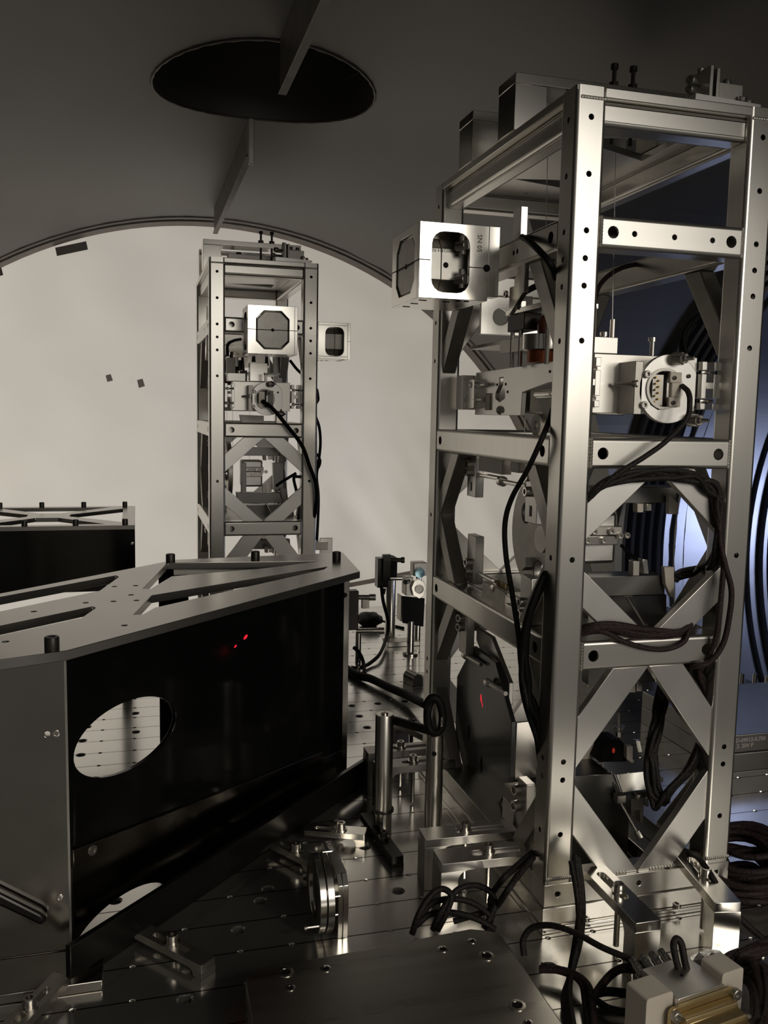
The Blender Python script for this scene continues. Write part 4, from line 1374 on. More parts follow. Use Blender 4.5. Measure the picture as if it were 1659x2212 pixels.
# coil heads and dark connectors that show in the upper window of the far tower
for nm, q, y, t, m in (('coil_head', [(0.2451,2.02,0.1083),(0.2846,2.02,0.1076),(0.2848,2.02,0.0673),(0.2453,2.02,0.0672)], 2.02, 0.03, M_steel), ('coil_base', [(0.2328,2.02,0.0669),(0.2932,2.02,0.0665),(0.2933,2.02,0.0572),(0.2329,2.02,0.0576)], 2.02, 0.05, M_alud),
                       ('connector_body', [(0.1989,2.03,0.1001),(0.2257,2.03,0.0989),(0.2257,2.03,0.0845),(0.1989,2.03,0.0857)], 2.03, 0.03, M_black), ('coil_base', [(0.1989,2.03,0.0673),(0.2236,2.03,0.0669),(0.2237,2.03,0.0576),(0.1989,2.03,0.058)], 2.03, 0.03, M_bscrew),
                       ('dark_post', [(0.3383,2.3,0.1465),(0.3646,2.3,0.1475),(0.3615,2.3,0.0682),(0.3411,2.3,0.0677)], 2.30, 0.012, M_blackplate), ('dark_bracket', [(0.226,2.05,-0.0088),(0.2809,2.05,-0.0099),(0.281,2.05,-0.0269),(0.2302,2.05,-0.0277)], 2.05, 0.02, M_alud),
                       ('dark_post', [(0.2247,2,-0.1158),(0.2351,2,-0.1158),(0.2352,2,-0.1836),(0.2248,2,-0.1836)], 2.0, 0.02, M_blackplate), ('dark_post', [(0.2955,2,-0.1155),(0.3187,2,-0.1155),(0.3191,2,-0.1787),(0.298,2,-0.1787)], 2.0, 0.02, M_blackplate),
                       ('coil_head', [(0.2128,2.025,0.0839),(0.221,2.025,0.0842),(0.221,2.025,0.0657),(0.2128,2.025,0.0654)], 2.025, 0.01, M_bscrew), ('coil_head', [(0.2292,2.025,0.0906),(0.2396,2.025,0.0909),(0.2396,2.025,0.0662),(0.2293,2.025,0.0659)], 2.025, 0.01, M_bscrew)):
    mb = MB().prism([(p[0], p[2]) for p in q], [], -t, 0, FXZ(y))
    shift2(obj(nm, mb, m, None, bev=0.0006))
for p, q in (((0.254, 2.025, 0.1099), (0.254, 2.025, 0.1274)), ((0.2833, 2.025, 0.1027), (0.2832, 2.025, 0.1274)), ((0.2292, 2.025, 0.0906), (0.2292, 2.025, 0.1193)), ((0.223, 2.025, 0.0904), (0.223, 2.025, 0.113)), ((0.2045, 2.025, 0.1001), (0.2045, 2.025, 0.1307))):
    mb = MB().cyl(p, q, 0.0048, 0.003, 10)
    shift2(obj('cable_boot', mb, M_bscrew, None))

# ------------------------------------------------------------------ dog clamps
def clamp(label, tip, rz, L, wd, th, h, boltx, m, group, br=0.0058, tp=0.0, slot=(0.2, 0.72), dark=False):
    """Slotted bar along local +x from its tip, stepped down on a leg at the far end; z = 0 is the bar's top."""
    t = thing('dog_clamp', label, 'clamp', tip, rz, group, local=True)
    mb = MB()
    sw = wd * 0.17
    mb.prism(rrect(0, -wd / 2, L - 0.0001, wd / 2, 0.0015, 2), [rrect(L * slot[0], -sw, L * slot[1], sw, sw * 0.98, 4)], -th, 0, Matrix())
    lg = max(0.012, h * 0.32)
    prof = [(L - lg, -h), (L, -h), (L, -th)]
    f = lg * 0.6
    prof += [(L - lg - f + f * math.sin(PI / 2 * i / 5), -th - f + f * math.cos(PI / 2 * i / 5)) for i in range(6)]
    mb.prism(prof, [], -wd / 2, wd / 2, Matrix(((1, 0, 0, 0), (0, 0, -1, 0), (0, 1, 0, 0), (0, 0, 0, 1))))
    obj('bar', mb, m, t, bev=0.0006)
    bolt(t, (boltx, 0, 0.0018), (0, 0, 1), br, br * 1.3, h - 0.0012, M_bscrew if dark else M_screw)
    mb = MB().lathe([(br * 0.6, 0), (br * 1.35, 0), (br * 1.35, 0.0017), (br * 0.6, 0.0017)], MZ(boltx, 0, 0.0001), 16, True)
    obj('washer', mb, M_screw, t)
    return t


G = 'dog clamps on the optical table'
R_ = math.radians
clamp('bright thick Z-shaped clamp in front of the near tower, left of its pair', (0.4825, 0.836, -0.4945), R_(-90), 0.111, 0.029, 0.0102, 0.0632, 0.054, M_alub, G, slot=(0.12, 0.62))
clamp('bright thick Z-shaped clamp in front of the near tower, right of its pair', (0.603, 0.842, -0.4945), R_(-101), 0.108, 0.029, 0.0102, 0.0632, 0.055, M_alub, G, slot=(0.12, 0.62))
clamp('grey step clamp on the left foot of the near tower, nearest the camera', (0.436, 0.892, -0.4945), R_(178), 0.116, 0.034, 0.0102, 0.0632, 0.055, M_alu, G, slot=(0.1, 0.66))
clamp('grey step clamp on the left foot of the near tower, second from the camera', (0.436, 0.948, -0.4945), R_(178), 0.116, 0.030, 0.0102, 0.0632, 0.062, M_alu, G, slot=(0.1, 0.66))
clamp('grey step clamp behind the bright steel post, third along the tower foot', (0.436, 1.166, -0.4945), R_(180), 0.116, 0.030, 0.0102, 0.0632, 0.060, M_alud, G, slot=(0.1, 0.66))
clamp('grey step clamp farthest along the left foot of the near tower', (0.436, 1.222, -0.4945), R_(180), 0.116, 0.030, 0.0102, 0.0632, 0.062, M_alud, G, slot=(0.1, 0.66))
clamp('dark step clamp at the back foot of the near tower', (0.446, 1.245, -0.4945), R_(112), 0.116, 0.03, 0.0102, 0.0632, 0.072, M_alud, G, slot=(0.1, 0.66), dark=True)
clamp('slotted grey clamp holding the black base rail at its near end', (-0.002, 0.914, -0.5425), R_(-50), 0.100, 0.019, 0.008, 0.0153, 0.048, M_alud, G, 0.006)
clamp('slotted dark clamp holding the black base rail at its middle', (0.160, 1.078, -0.5425), R_(-57), 0.082, 0.019, 0.008, 0.0153, 0.046, M_alud, G, 0.006)
tc = clamp('small pale bar clamp etched with a part number beside the base rail', (0.207, 1.094, -0.5400), R_(-22), 0.080, 0.022, 0.0075, 0.0178, 0.047, M_alub, G, 0.006, slot=(0.15, 0.66))
text(tc, 'D1001651-02 TYPE 02 SN024', 0.0037, frame((0.003, -0.01115, -0.0055), (1, 0, 0), (0, 0, 1)), M_ink)
clamp('dark fork clamp at the foot of the bright steel post', (0.296, 1.125, -0.5440), R_(-86), 0.128, 0.016, 0.009, 0.0138, 0.075, M_rail, G, 0.0052, dark=True, slot=(0.3, 0.7))
clamp('slotted steel clamp in the bottom left corner of the picture', (-0.075, 0.850, -0.5420), R_(-120), 0.10, 0.020, 0.008, 0.0158, 0.050, M_alud, G, 0.006)

# ------------------------------------------------------------------ steel posts
p1 = thing('steel_post', 'tall bright cylindrical steel post with a domed screw on top', 'post', (0.3138, 1.1012, TZ), group='steel posts')
mb = MB().lathe([(0, 0), (0.0122, 0), (0.0122, 0.1585), (0.0114, 0.1600), (0, 0.16)], MZ(0.3138, 1.1012, TZ + 0.0003), 32)
obj('shaft', mb, M_post, p1)
mb = MB().lathe([(0.0124, 0), (0.0150, 0), (0.0150, 0.003), (0.0124, 0.003)], MZ(0.3138, 1.1012, TZ + 0.026), 32, True)
obj('collar', mb, M_bscrew, p1)
bolt(p1, (0.3138, 1.1012, TZ + 0.1601), (0, 0, 1), 0.0048, 0.0025, 0)
p2 = thing('steel_post', 'steel post with a cross hole standing under the black cable loop', 'post', (0.3572, 1.02, TZ), group='steel posts')
mb = MB().lathe([(0, 0), (0.0112, 0), (0.0112, 0.104), (0, 0.104)], MZ(0.3572, 1.02, TZ + 0.0003), 32)
obj('lower_shaft', mb, M_post, p2)
mb = MB().lathe([(0, 0), (0.0108, 0), (0.0108, 0.0535), (0.0098, 0.055), (0, 0.055)], MZ(0.3572, 1.02, TZ + 0.1044), 32)
us = obj('upper_shaft', mb, M_post, p2)
mb = MB().cyl((0.3528, 1.0092, TZ + 0.137), (0.3533, 1.0105, TZ + 0.137), 0.003, None, 14)
obj('cross_hole', mb, M_black, us)

# ------------------------------------------------------------------ foreground riser block
fb = thing('riser_block', 'dark thick metal block with sunk socket screws at the bottom of the picture', 'block', (0.21, 0.69, TZ))
mb = MB().prism([(0.0975, 0.774), (0.1, 0.779), (0.322, 0.7945), (0.3415, 0.7855), (0.3485, 0.775), (0.3485, 0.58), (0.0865, 0.58), (0.0905, 0.766)], [], -0.0378, 0, FXY(-0.5200))
obj('body', mb, M_riser, fb, bev=0.0012)
for (x, y), r in zip(((0.128, 0.7691), (0.1655, 0.7651), (0.1285, 0.7455), (0.2828, 0.7679), (0.3155, 0.7737), (0.3201, 0.7477), (0.3196, 0.6734), (0.3191, 0.6499)), (0.0078, 0.0052, 0.0046, 0.0052, 0.0042, 0.0078, 0.0078, 0.0045)):
    mb = MB().lathe([(r * 0.66, -0.0015), (r * 0.66, 0.0008), (r, 0.0005), (r, -0.0015)], MZ(x, y, -0.52), 20, True)
    o = obj('countersink', mb, M_screw, fb)
    mb = MB().lathe([(0, -0.0015), (r * 0.66, -0.0015)], MZ(x, y, -0.5184), 6)
    obj('socket', mb, M_black, o)

# ------------------------------------------------------------------ round mirror mount
rm = thing('mirror_mount', 'round mirror cell seen edge-on beside a lettered octagonal back plate', 'mount', (0.195, 0.89, TZ), group='optic mounts')
AX = frame((0, 0.8905, -0.5155), (0, 1, 0), (0, 0, 1))      # local z = +X
for a, b in ((0.1778, 0.1848), (0.1862, 0.1935)):
    mb = MB().lathe([(0.026, a), (0.0405, a), (0.0405, b), (0.026, b)], AX, 64, True)
    obj('mirror_cell', mb, M_alub, rm, bev=0.0004)
mb = MB().lathe([(0, 0.180), (0.0258, 0.180), (0.0258, 0.190), (0, 0.190)], AX, 48)
obj('mirror', mb, M_blackmirror, rm)
for a, b in ((0.2000, 0.2052), (0.2056, 0.2112)):
    mb = MB().prism([(0.868, -0.5580), (0.960, -0.5580), (0.968, -0.540), (0.962, -0.500), (0.951, -0.4895), (0.878, -0.4895), (0.868, -0.499), (0.8655, -0.522)], [], a, b, Matrix(((0, 0, 1, 0), (1, 0, 0, 0), (0, 1, 0, 0), (0, 0, 0, 1))))
    bpz = obj('back_plate', mb, M_alub if a > 0.205 else M_alub, rm, bev=0.0005)
mb = MB().prism([(0.2002, 0.8782), (0.211, 0.8782), (0.211, 0.951), (0.2002, 0.951)], [], 0, 0.001, FXY(-0.4894))
tb = obj('label_bar', mb, M_blackplate, rm)
text(tb, 'D1200', 0.0085, frame((0.2025, 0.948, -0.4882), (0, -1, 0), (1, 0, 0)), M_inkl)
for y, z, x0, x1 in ((0.862, -0.506, 0.193, 0.201), (0.868, -0.5300, 0.193, 0.201), (0.858, -0.534, 0.165, 0.178), (0.905, -0.478, 0.193, 0.201)):
    mb = MB().cyl((x0, y, z), (x1, y, z), 0.0016, None, 8).cyl((x0 - 0.003, y, z), (x0, y, z), 0.0028, None, 10)
    obj('adjust_screw', mb, M_screw, rm)

# ------------------------------------------------------------------ optics at the back of the table
ma = thing('optic_mount', 'black motorised mount on a tall steel pedestal at the back of the table', 'mount', (0.602, 2.08, TZ), group='optic mounts')
mb = MB().lathe([(0, 0), (0.020, 0), (0.020, 0.004), (0.0125, 0.008), (0.0125, 0.151), (0, 0.151)], MZ(0.602, 2.08, TZ + 0.0003), 28)
obj('pedestal', mb, M_steel, ma)
mb = MB().bx(0.566, 0.612, 2.06, 2.10, -0.4065, -0.398).bx(0.5640, 0.5900, 2.065, 2.095, -0.4250, -0.352)
obj('base_bracket', mb, M_rail, ma, bev=0.001)
mb = MB().bx(0.574, 0.594, 2.055, 2.068, -0.4065, -0.3415)
obj('actuator_plate', mb, M_rail, ma, bev=0.001)
mb = MB().bx(0.5925, 0.612, 2.06, 2.10, -0.400, -0.350)
obj('optic_block', mb, M_black, ma, bev=0.002)
for z, x1 in ((-0.3555, 0.6275), (-0.401, 0.645)):
    mb = MB().cyl((0.594, 2.06, z), (x1 - 0.008, 2.055, z), 0.0055, None, 16).cyl((x1 - 0.008, 2.055, z), (x1, 2.0535, z), 0.0075, None, 16)
    obj('knob', mb, M_bscrew if z > -0.38 else M_steel, ma)
mb = MB().cyl((0.577, 2.058, -0.426), (0.577, 2.058, -0.440), 0.0065, 0.004, 12)
obj('cable_gland', mb, M_bscrew, ma)
mb = MB().bx(0.575, 0.655, 2.00, 2.04, TZ + 0.0002, TZ + 0.012)
obj('foot', mb, M_alud, ma, bev=0.001)

mbx = thing('optic_mount', 'small silver round mount above a square black beam dump at the back', 'mount', (0.609, 1.93, TZ), group='optic mounts')
mb = MB().lathe([(0, 0), (0.018, 0), (0.018, 0.004), (0.0085, 0.007), (0.0085, 0.080), (0, 0.080)], MZ(0.609, 1.93, TZ + 0.0003), 24)
obj('pedestal', mb, M_steel, mbx)
mb = MB().prism([(0.585, -0.4185), (0.641, -0.426), (0.6395, -0.493), (0.5895, -0.482)], [], 0, 0.006, FXZ(1.935))
obj('dump_plate', mb, M_black, mbx)
mb = MB().bx(0.586, 0.590, 1.936, 1.97, -0.480, -0.42).bx(0.60, 0.63, 1.936, 1.95, -0.478, -0.43)
obj('dump_bracket', mb, M_alud, mbx, bev=0.001)
mb = MB().prism([(0.606, -0.398), (0.612, -0.383), (0.624, -0.378), (0.636, -0.384), (0.6425, -0.400), (0.637, -0.418), (0.626, -0.425), (0.611, -0.417)], [], 0, 0.009, FXZ(1.932))
obj('mount_plate', mb, M_alub, mbx, bev=0.001)
mb = MB().lathe([(0, 0), (0.0085, 0), (0.0105, 0.001), (0.0105, 0.004), (0.0085, 0.004), (0.008, 0.002), (0, 0.002)], frame((0.625, 1.924, -0.402), (1, 0, 0), (0, 0, 1)), 28)
obj('optic', mb, M_alud, mbx)
mb = MB().bx(0.596, 0.614, 1.934, 1.968, -0.4185, -0.376)
obj('mount_body', mb, M_alud, mbx, bev=0.0015)
mb = MB().cyl((0.600, 1.93, -0.3835), (0.590, 1.92, -0.3835), 0.006, None, 14)
obj('knob', mb, M_steel, mbx)
mc = thing('optic_mount', 'grey mount with a pale blue glass optic half hidden by the near tower', 'mount', (0.655, 2.02, TZ), group='optic mounts')
mb = MB().cyl((0.655, 2.02, TZ + 0.0003), (0.655, 2.02, -0.39), 0.007, None, 20)
obj('pedestal', mb, M_steel, mc)
mb = MB().bx(0.641, 0.675, 2.02, 2.05, -0.390, -0.357)
obj('body', mb, M_alud, mc, bev=0.002)
mb = MB().lathe([(0, 0), (0.010, 0), (0.012, 0.003), (0.012, 0.008), (0, 0.009)], frame((0.655, 2.019, -0.381), (1, 0, 0), (0, 0, 1)), 24)
obj('optic', mb, M_blue, mc)

md = thing('optic_mount', 'dark mount with two round steel adjusters beside the black enclosure', 'mount', (0.445, 1.86, TZ), group='optic mounts')
mb = MB().lathe([(0, 0), (0.016, 0), (0.016, 0.004), (0.0065, 0.006), (0.0065, 0.085), (0, 0.085)], MZ(0.466, 1.86, TZ + 0.0003), 20)
obj('pedestal', mb, M_steel, md)
mb = MB().bx(0.434, 0.462, 1.845, 1.87, -0.472, -0.385)
obj('body', mb, M_bscrew, md, bev=0.002)
for z, x1 in ((-0.400, 0.499), (-0.4755, 0.520)):
    mb = MB().cyl((0.458, 1.852, z), (x1 - 0.014, 1.846, z), 0.0058, None, 16).cyl((x1 - 0.014, 1.846, z), (x1, 1.844, z), 0.0075, None, 16)
    obj('adjuster', mb, M_steel, md)
mb = MB().bx(0.470, 0.486, 1.846, 1.858, -0.425, -0.404)
obj('adjuster_bracket', mb, M_alud, md, bev=0.0008)

bd = thing('beam_dump', 'short dark rounded cylinder lying on the table left of the near tower', 'beam dump', (0.5535,1.6952,-0.558))
q = (0.5535,1.6952,-0.558)
mb = MB().prism([(-0.0125, 0), (0.0125, 0)] + [(0.0125 * math.cos(PI * i / 10), 0.012 + 0.0125 * math.sin(PI * i / 10)) for i in range(11)], [], -0.04, 0, frame((q[0], q[1], TZ + 0.0003), (1, 0.25, 0), (0, 0, 1)))
obj('body', mb, M_blackplate, bd, bev=0.001)
mb = MB().bx(q[0] + 0.013, q[0] + 0.021, q[1], q[1] + 0.03, TZ + 0.0003, TZ + 0.02)
obj('side_plate', mb, M_alu, bd, bev=0.001)

bb = thing('black_bag', 'small crumpled black bag lying on the table behind the round steel adjusters', 'bag', (0.5857,2.2198,-0.558))
q = V((0.5857,2.2198,-0.558))
mb = MB()
bmesh.ops.create_icosphere(mb.bm, subdivisions=3, radius=1)
for v in mb.bm.verts:
    k = 1 + 0.22 * NZ_.noise(v.co * 2.3)
    v.co = V((v.co.x * 0.034 * k, v.co.y * 0.04 * k, max(-0.9, v.co.z) * 0.019 * k + 0.0172)) + q
obj('body', mb, M_black, bb, smooth=60)
mb = MB().tube(spline([q + V((0.02, -0.02, 0.02)), q + V((0.045, -0.03, 0.012)), q + V((0.06, -0.02, 0.003)), q + V((0.08, -0.05, 0.003))], 6), 0.003, 6)
obj('strap', mb, M_black, bb, smooth=60)

bk = thing('white_bracket', 'pale bracket and upright plate standing behind the black enclosure tip', 'bracket', (0.345, 2.05, TZ))
mb = MB().bx(0.4050, 0.4350, 1.998, 2.004, TZ + 0.0003, -0.289)
obj('upright', mb, M_alu, bk, bev=0.001)
mb = MB().bx(0.3860, 0.417, 1.965, 1.997, -0.312, -0.294)
obj('arm', mb, M_alub, bk, bev=0.001)

# ------------------------------------------------------------------ optic cradle low inside the near tower
cr = thing('optic_cradle', 'bright tilted plate with a black sensor box inside the foot of the near tower', 'cradle', (0.54, 0.95, TZ))


def cslab(name, pts, y, t, m, bev=0.0006):
    mb = MB().prism(P2(pts), [], -t, 0, FXZ(y))
    return obj(name, mb, m, cr, bev=bev)


cslab('block', [(0.5075,0.935,-0.4333),(0.5592,0.935,-0.4358),(0.5748,0.935,-0.4636),(0.6112,0.935,-0.4624),(0.6117,0.935,-0.4709),(0.5188,0.935,-0.4733),(0.5093,0.935,-0.4724)], 0.935, 0.055, M_blackplate)
mb = MB().bx(0.500, 0.590, 0.940, 1.04, -0.558, -0.4665)
obj('base_block', mb, M_blackplate, cr, bev=0.001)
bp_ = [(0.5729,0.931,-0.4593),(0.607,0.921,-0.453),(0.6096,0.931,-0.4347),(0.569,0.9415,-0.44)]
mb = MB()
f_ = [V(p) for p in bp_]
n_ = (f_[1] - f_[0]).cross(f_[3] - f_[0]).normalized() * 0.003
fr = [mb.bm.verts.new(p) for p in f_]; bk_ = [mb.bm.verts.new(p - n_) for p in f_]
mb.face(fr); mb.face(bk_[::-1])
for i in range(4):
    mb.face([fr[i], bk_[i], bk_[(i + 1) % 4], fr[(i + 1) % 4]])
obj('bright_plate', mb, M_alub, cr, bev=0.0003)
for k in range(3):
    o_ = V((-0.0022 - 0.0026 * k, 0, 0.0002))
    mb = MB().tube([f_[0] + o_, f_[3] + o_ + V((-0.003 * k, 0, 0.004 * k))], 0.0012, 6)
    obj('edge_rib', mb, M_alud, cr)
sbx = cslab('sensor_box', [(0.555,0.96,-0.4299),(0.5585,0.96,-0.4218),(0.5654,0.96,-0.4055),(0.5718,0.96,-0.4024),(0.5836,0.96,-0.4033),(0.5933,0.96,-0.4126),(0.5945,0.96,-0.4335)], 0.960, 0.03, M_black, 0.0012)
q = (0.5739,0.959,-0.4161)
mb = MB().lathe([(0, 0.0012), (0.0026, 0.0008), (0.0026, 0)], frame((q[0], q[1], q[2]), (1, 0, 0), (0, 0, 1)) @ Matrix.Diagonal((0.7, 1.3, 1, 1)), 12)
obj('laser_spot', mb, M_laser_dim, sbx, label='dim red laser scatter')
cslab('cream_angle', [(0.5884,0.952,-0.4092),(0.5969,0.952,-0.4099),(0.5979,0.952,-0.427),(0.6007,0.952,-0.4296),(0.5975,0.952,-0.4324),(0.5893,0.952,-0.4262)], 0.952, 0.008, M_peek)
cslab('finger', [(0.6023,0.955,-0.4042),(0.609,0.955,-0.4048),(0.6132,0.955,-0.4204),(0.6066,0.955,-0.4204)], 0.955, 0.006, M_steel)
cslab('finger', [(0.6317,0.955,-0.4508),(0.6364,0.955,-0.4512),(0.6462,0.955,-0.4571),(0.6452,0.955,-0.4632),(0.6319,0.955,-0.4545)], 0.955, 0.006, M_steel)
q = V((0.5859,0.966,-0.4064)); q2 = V((0.5833,0.966,-0.3704))
mb = MB().cyl(q, q2, 0.0018, None, 8).cyl(q.lerp(q2, 0.15), q.lerp(q2, 0.32), 0.0042, None, 6).cyl(q.lerp(q2, 0.45), q.lerp(q2, 0.52), 0.0075, None, 18)
obj('threaded_rod', mb, M_screw, cr)
cslab('white_screen', [(0.5484,0.985,-0.4158),(0.5842,0.985,-0.4157),(0.577,0.985,-0.4319),(0.5417,0.985,-0.4399)], 0.985, 0.003, M_peek)
mb = MB().prism(P2([(0.5489,0.972,-0.436),(0.5692,0.972,-0.436),(0.5701,0.972,-0.452),(0.5504,0.972,-0.4526)]), [P2([(0.5556,0.972,-0.4378),(0.5661,0.972,-0.4381),(0.5667,0.972,-0.4499),(0.5562,0.972,-0.4501)])], -0.003, 0, FXZ(0.972))
obj('white_frame', mb, M_peek, cr)
cslab('standoff_block', [(0.5937,0.945,-0.4741),(0.6115,0.945,-0.4746),(0.6136,0.945,-0.5098),(0.6089,0.945,-0.5093),(0.6079,0.945,-0.492),(0.5986,0.945,-0.4916),(0.5991,0.945,-0.5002),(0.5952,0.945,-0.4998)], 0.945, 0.012, M_alu)
bolt(cr, V((0.5934,0.93,-0.4681)), (0, -0.2, 1), 0.0042, 0.007, 0, M_steel)
cslab('finger', [(0.6168,0.95,-0.478),(0.6221,0.95,-0.4785),(0.6235,0.95,-0.491),(0.6182,0.95,-0.4904)], 0.950, 0.006, M_steel)

# ------------------------------------------------------------------ engraved weight plates on the right
wt = thing('weight_plates', 'two stacked grey metal weight plates engraved with letters beyond the near tower', 'weights', (1.05, 1.28, TZ))
mb = MB().bx(0.892, 1.225, 1.163, 1.400, -0.5275, -0.4985)
up = obj('plate', mb, M_weights, wt, bev=0.001)
mb = MB().bx(0.892, 1.225, 1.160, 1.400, -0.5578, -0.5280)
obj('plate', mb, M_weights, wt, bev=0.001)
text(up, 'D-09012-0.750\n 2. 20V P', 0.0092, frame((0.914, 1.1628, -0.5105), (1, 0, 0), (0, 0, 1)), M_inkl)
for x, y in ((0.96, 1.25), (1.01, 1.33), (1.06, 1.22), (1.1, 1.3)):
    mb = MB().lathe([(0.003, 0), (0.0065, 0), (0.0065, 0.002), (0.003, 0.002)], MZ(x, y, -0.4985), 16, True)
    obj('tapped_boss', mb, M_screw, up)
st = thing('stud_row', 'row of upright bright studs at the right back edge of the table', 'studs', (1.20, 1.52, TZ))
for x, y, h in ((1.155, 1.545, 0.045), (1.178, 1.525, 0.040), (1.20, 1.52, 0.038), (1.222, 1.508, 0.040), (1.245, 1.50, 0.036)):
    mb = MB().cyl((x, y, TZ + 0.0003), (x, y, TZ + h), 0.0042, None, 10)
    obj('stud', mb, M_steel, st)
mb = MB().bx(1.14, 1.262, 1.489, 1.56, TZ + 0.0002, TZ + 0.004)
obj('stud_strip', mb, M_alud, st)

# ------------------------------------------------------------------ connector bracket, bottom right
cb_ = thing('connector_bracket', 'cream bracket holding a grey connector with a ribbed gold cover, bottom right', 'connector', (0.47, 0.62, TZ))
CM = frame((0.4323,0.6248,-0.52), (0.985, 0.17, 0), (0, 0, 1))       # u right, v up, n towards the camera
mb = MB()
for f in (0,):
    mb.prism(rrect(-0.016, -0.040, 0.014, 0.024, 0.003, 3), [], -0.026, 0, CM)
obj('end_block', mb, M_peek, cb_, bev=0.0012)
mb = MB().prism(rrect(0.072, -0.040, 0.098, 0.024, 0.003, 3), [], -0.026, 0, CM)
obj('end_block', mb, M_peek, cb_, bev=0.0012)
mb = MB().prism(rect(0.0145, -0.036, 0.0715, -0.016), [], -0.02, 0.0, CM)
obj('cross_bar', mb, M_peek, cb_, bev=0.001)
mb = MB().prism(rrect(0.0155, -0.004, 0.0705, 0.018, 0.002, 2), [], -0.042, 0.004, CM)
obj('connector_shell', mb, M_alu, cb_, bev=0.001)
mb = MB().cyl(CM @ V((0.043, 0.0182, -0.02)), CM @ V((0.043, 0.0186, -0.02)), 0.0016, None, 10)
obj('set_hole', mb, M_black, cb_)
mb = MB().prism(rrect(0.004, -0.012, 0.083, 0.014, 0.006, 4), [], 0.0045, 0.008, CM)
obj('cover_flange', mb, M_gold, cb_, bev=0.0008)
mb = MB()
prof = [(0.0085, 0.0085)]
for k in range(4):
    y0 = 0.0085 - 0.0055 * k; d = 0.0085 + 0.010 * k
    prof += [(y0, d + 0.0085), (y0 - 0.0018, d + 0.0095), (y0 - 0.0045, d + 0.0098)]
prof += [(-0.016, 0.046), (-0.016, 0.0085)]
mb.prism([(p[1], p[0]) for p in prof], [], 0.013, 0.073, CM @ Matrix(((0, 0, 1, 0), (0, 1, 0, 0), (1, 0, 0, 0), (0, 0, 0, 1))))
obj('ribbed_cover', mb, M_gold, cb_, bev=0.0006)
for u, v, n in ((0.0085, 0.008, 0.008), (0.0785, 0.0095, 0.008), (0.0, -0.016, 0.0), (0.094, -0.018, 0.012)):
    P = CM @ V((u, v, n)); A = CM.to_3x3() @ V((0, 0, 1))
    bolt(cb_, P, A, 0.0052, 0.005, 0.004, M_alud)
for i in range(4):
    P = CM @ V((0.0195 + 0.0115 * i, 0.010, -0.046)); A = CM.to_3x3() @ V((0.1, 0.35, -1))
    mb = MB().cyl(P - A * 0.002, P + A * 0.009, 0.0042, None, 12).cyl(P + A * 0.009, P + A * 0.015, 0.0034, None, 12)
    obj('crimp', mb, M_foil, cb_)
for nm, q, s in (('crumpled_foil', (0.5248,0.6826,-0.52), 0.020), ('crumpled_foil', (0.4662,0.696,-0.535), 0.016)):
    mb = MB(); bmesh.ops.create_icosphere(mb.bm, subdivisions=2, radius=1)
    for v in mb.bm.verts:
        k = 1 + 0.5 * NZ_.noise(v.co * 3.1 + V((s * 300, 0, 0)))
        v.co = V((v.co.x * s * k, v.co.y * s * k * 0.8, v.co.z * s * 0.6 * k)) + V(q)
    o = tag(obj(nm, mb, M_foil, smooth=0), 'crumpled bright foil beside the %s end of the cream connector bracket' % ('right' if q[0] > 0.47 else 'left'), 'foil', 'crumpled foil')

# ------------------------------------------------------------------ cables
def strands(label, pts, r, n, spread, m=None, group=None, name='cable_bundle', sm=6, seed=1):
    """A bundle: one thing whose strands follow the same path with small offsets."""
    rnd = random.Random(seed)
    P = [V(p) for p in pts]
    t = thing(name, label, 'cable bundle', P[0], group=group)
    for k in range(n):
        ph = rnd.uniform(0, 6.28)
        q = []
        for i, p in enumerate(P):
            a = ph + i * rnd.uniform(0.2, 0.8)
            q.append(p + V((math.cos(a), math.sin(a) * 0.5, math.sin(a * 1.3 + 1))) * spread)
        mb = MB().tube(spline(q, sm), r * rnd.uniform(0.9, 1.1), 7)
        obj('strand', mb, m or M_cable, t, smooth=60)
    return t


GC = 'braided cables on the towers'
cable('braided_cable', 'dark braided cable curving down from the round sensor of the near tower', [(0.5559,0.828,0.0352),(0.5542,0.815,0.0291),(0.5523,0.808,0.0184),(0.5482,0.806,0.0007),(0.5288,0.81,-0.0221),(0.5066,0.812,-0.0382),(0.4797,0.815,-0.0552),(0.4602,0.824,-0.0741),(0.459,0.85,-0.0913),(0.4613,0.885,-0.1037)], 0.0029, group=GC)
strands('dark braided bundle looped under the third crossbar of the near tower', [(0.4563,0.845,-0.0917),(0.4602,0.826,-0.0733),(0.4789,0.822,-0.0634),(0.5106,0.821,-0.0585),(0.5437,0.821,-0.0575),(0.5756,0.822,-0.061),(0.5967,0.824,-0.0717),(0.6071,0.825,-0.0935),(0.6121,0.826,-0.1216),(0.6163,0.834,-0.1485),(0.6304,0.87,-0.1697),(0.643,0.93,-0.1874),(0.6675,0.99,-0.2027)], 0.0029, 7, 0.0050, group=GC, seed=3)
cable('braided_cable', 'brown braided cable hanging down the right column of the near tower, outer loop', [(0.5978,0.832,-0.0713),(0.6069,0.824,-0.1009),(0.6099,0.822,-0.1312),(0.6152,0.818,-0.1572),(0.6233,0.816,-0.1842),(0.6226,0.816,-0.2151),(0.6185,0.818,-0.2439),(0.6062,0.821,-0.2639),(0.591,0.828,-0.2713),(0.5923,0.86,-0.2783)], 0.0032, M_cabler, GC)
cable('braided_cable', 'brown braided cable hanging down the right column of the near tower, inner loop', [(0.6004,0.832,-0.0754),(0.6055,0.824,-0.106),(0.6128,0.822,-0.1389),(0.6145,0.82,-0.1667),(0.6114,0.818,-0.2022),(0.611,0.82,-0.2337),(0.6076,0.826,-0.2586),(0.6045,0.838,-0.2803),(0.619,0.846,-0.3051),(0.6285,0.848,-0.3337)], 0.0030, M_cabler, GC)
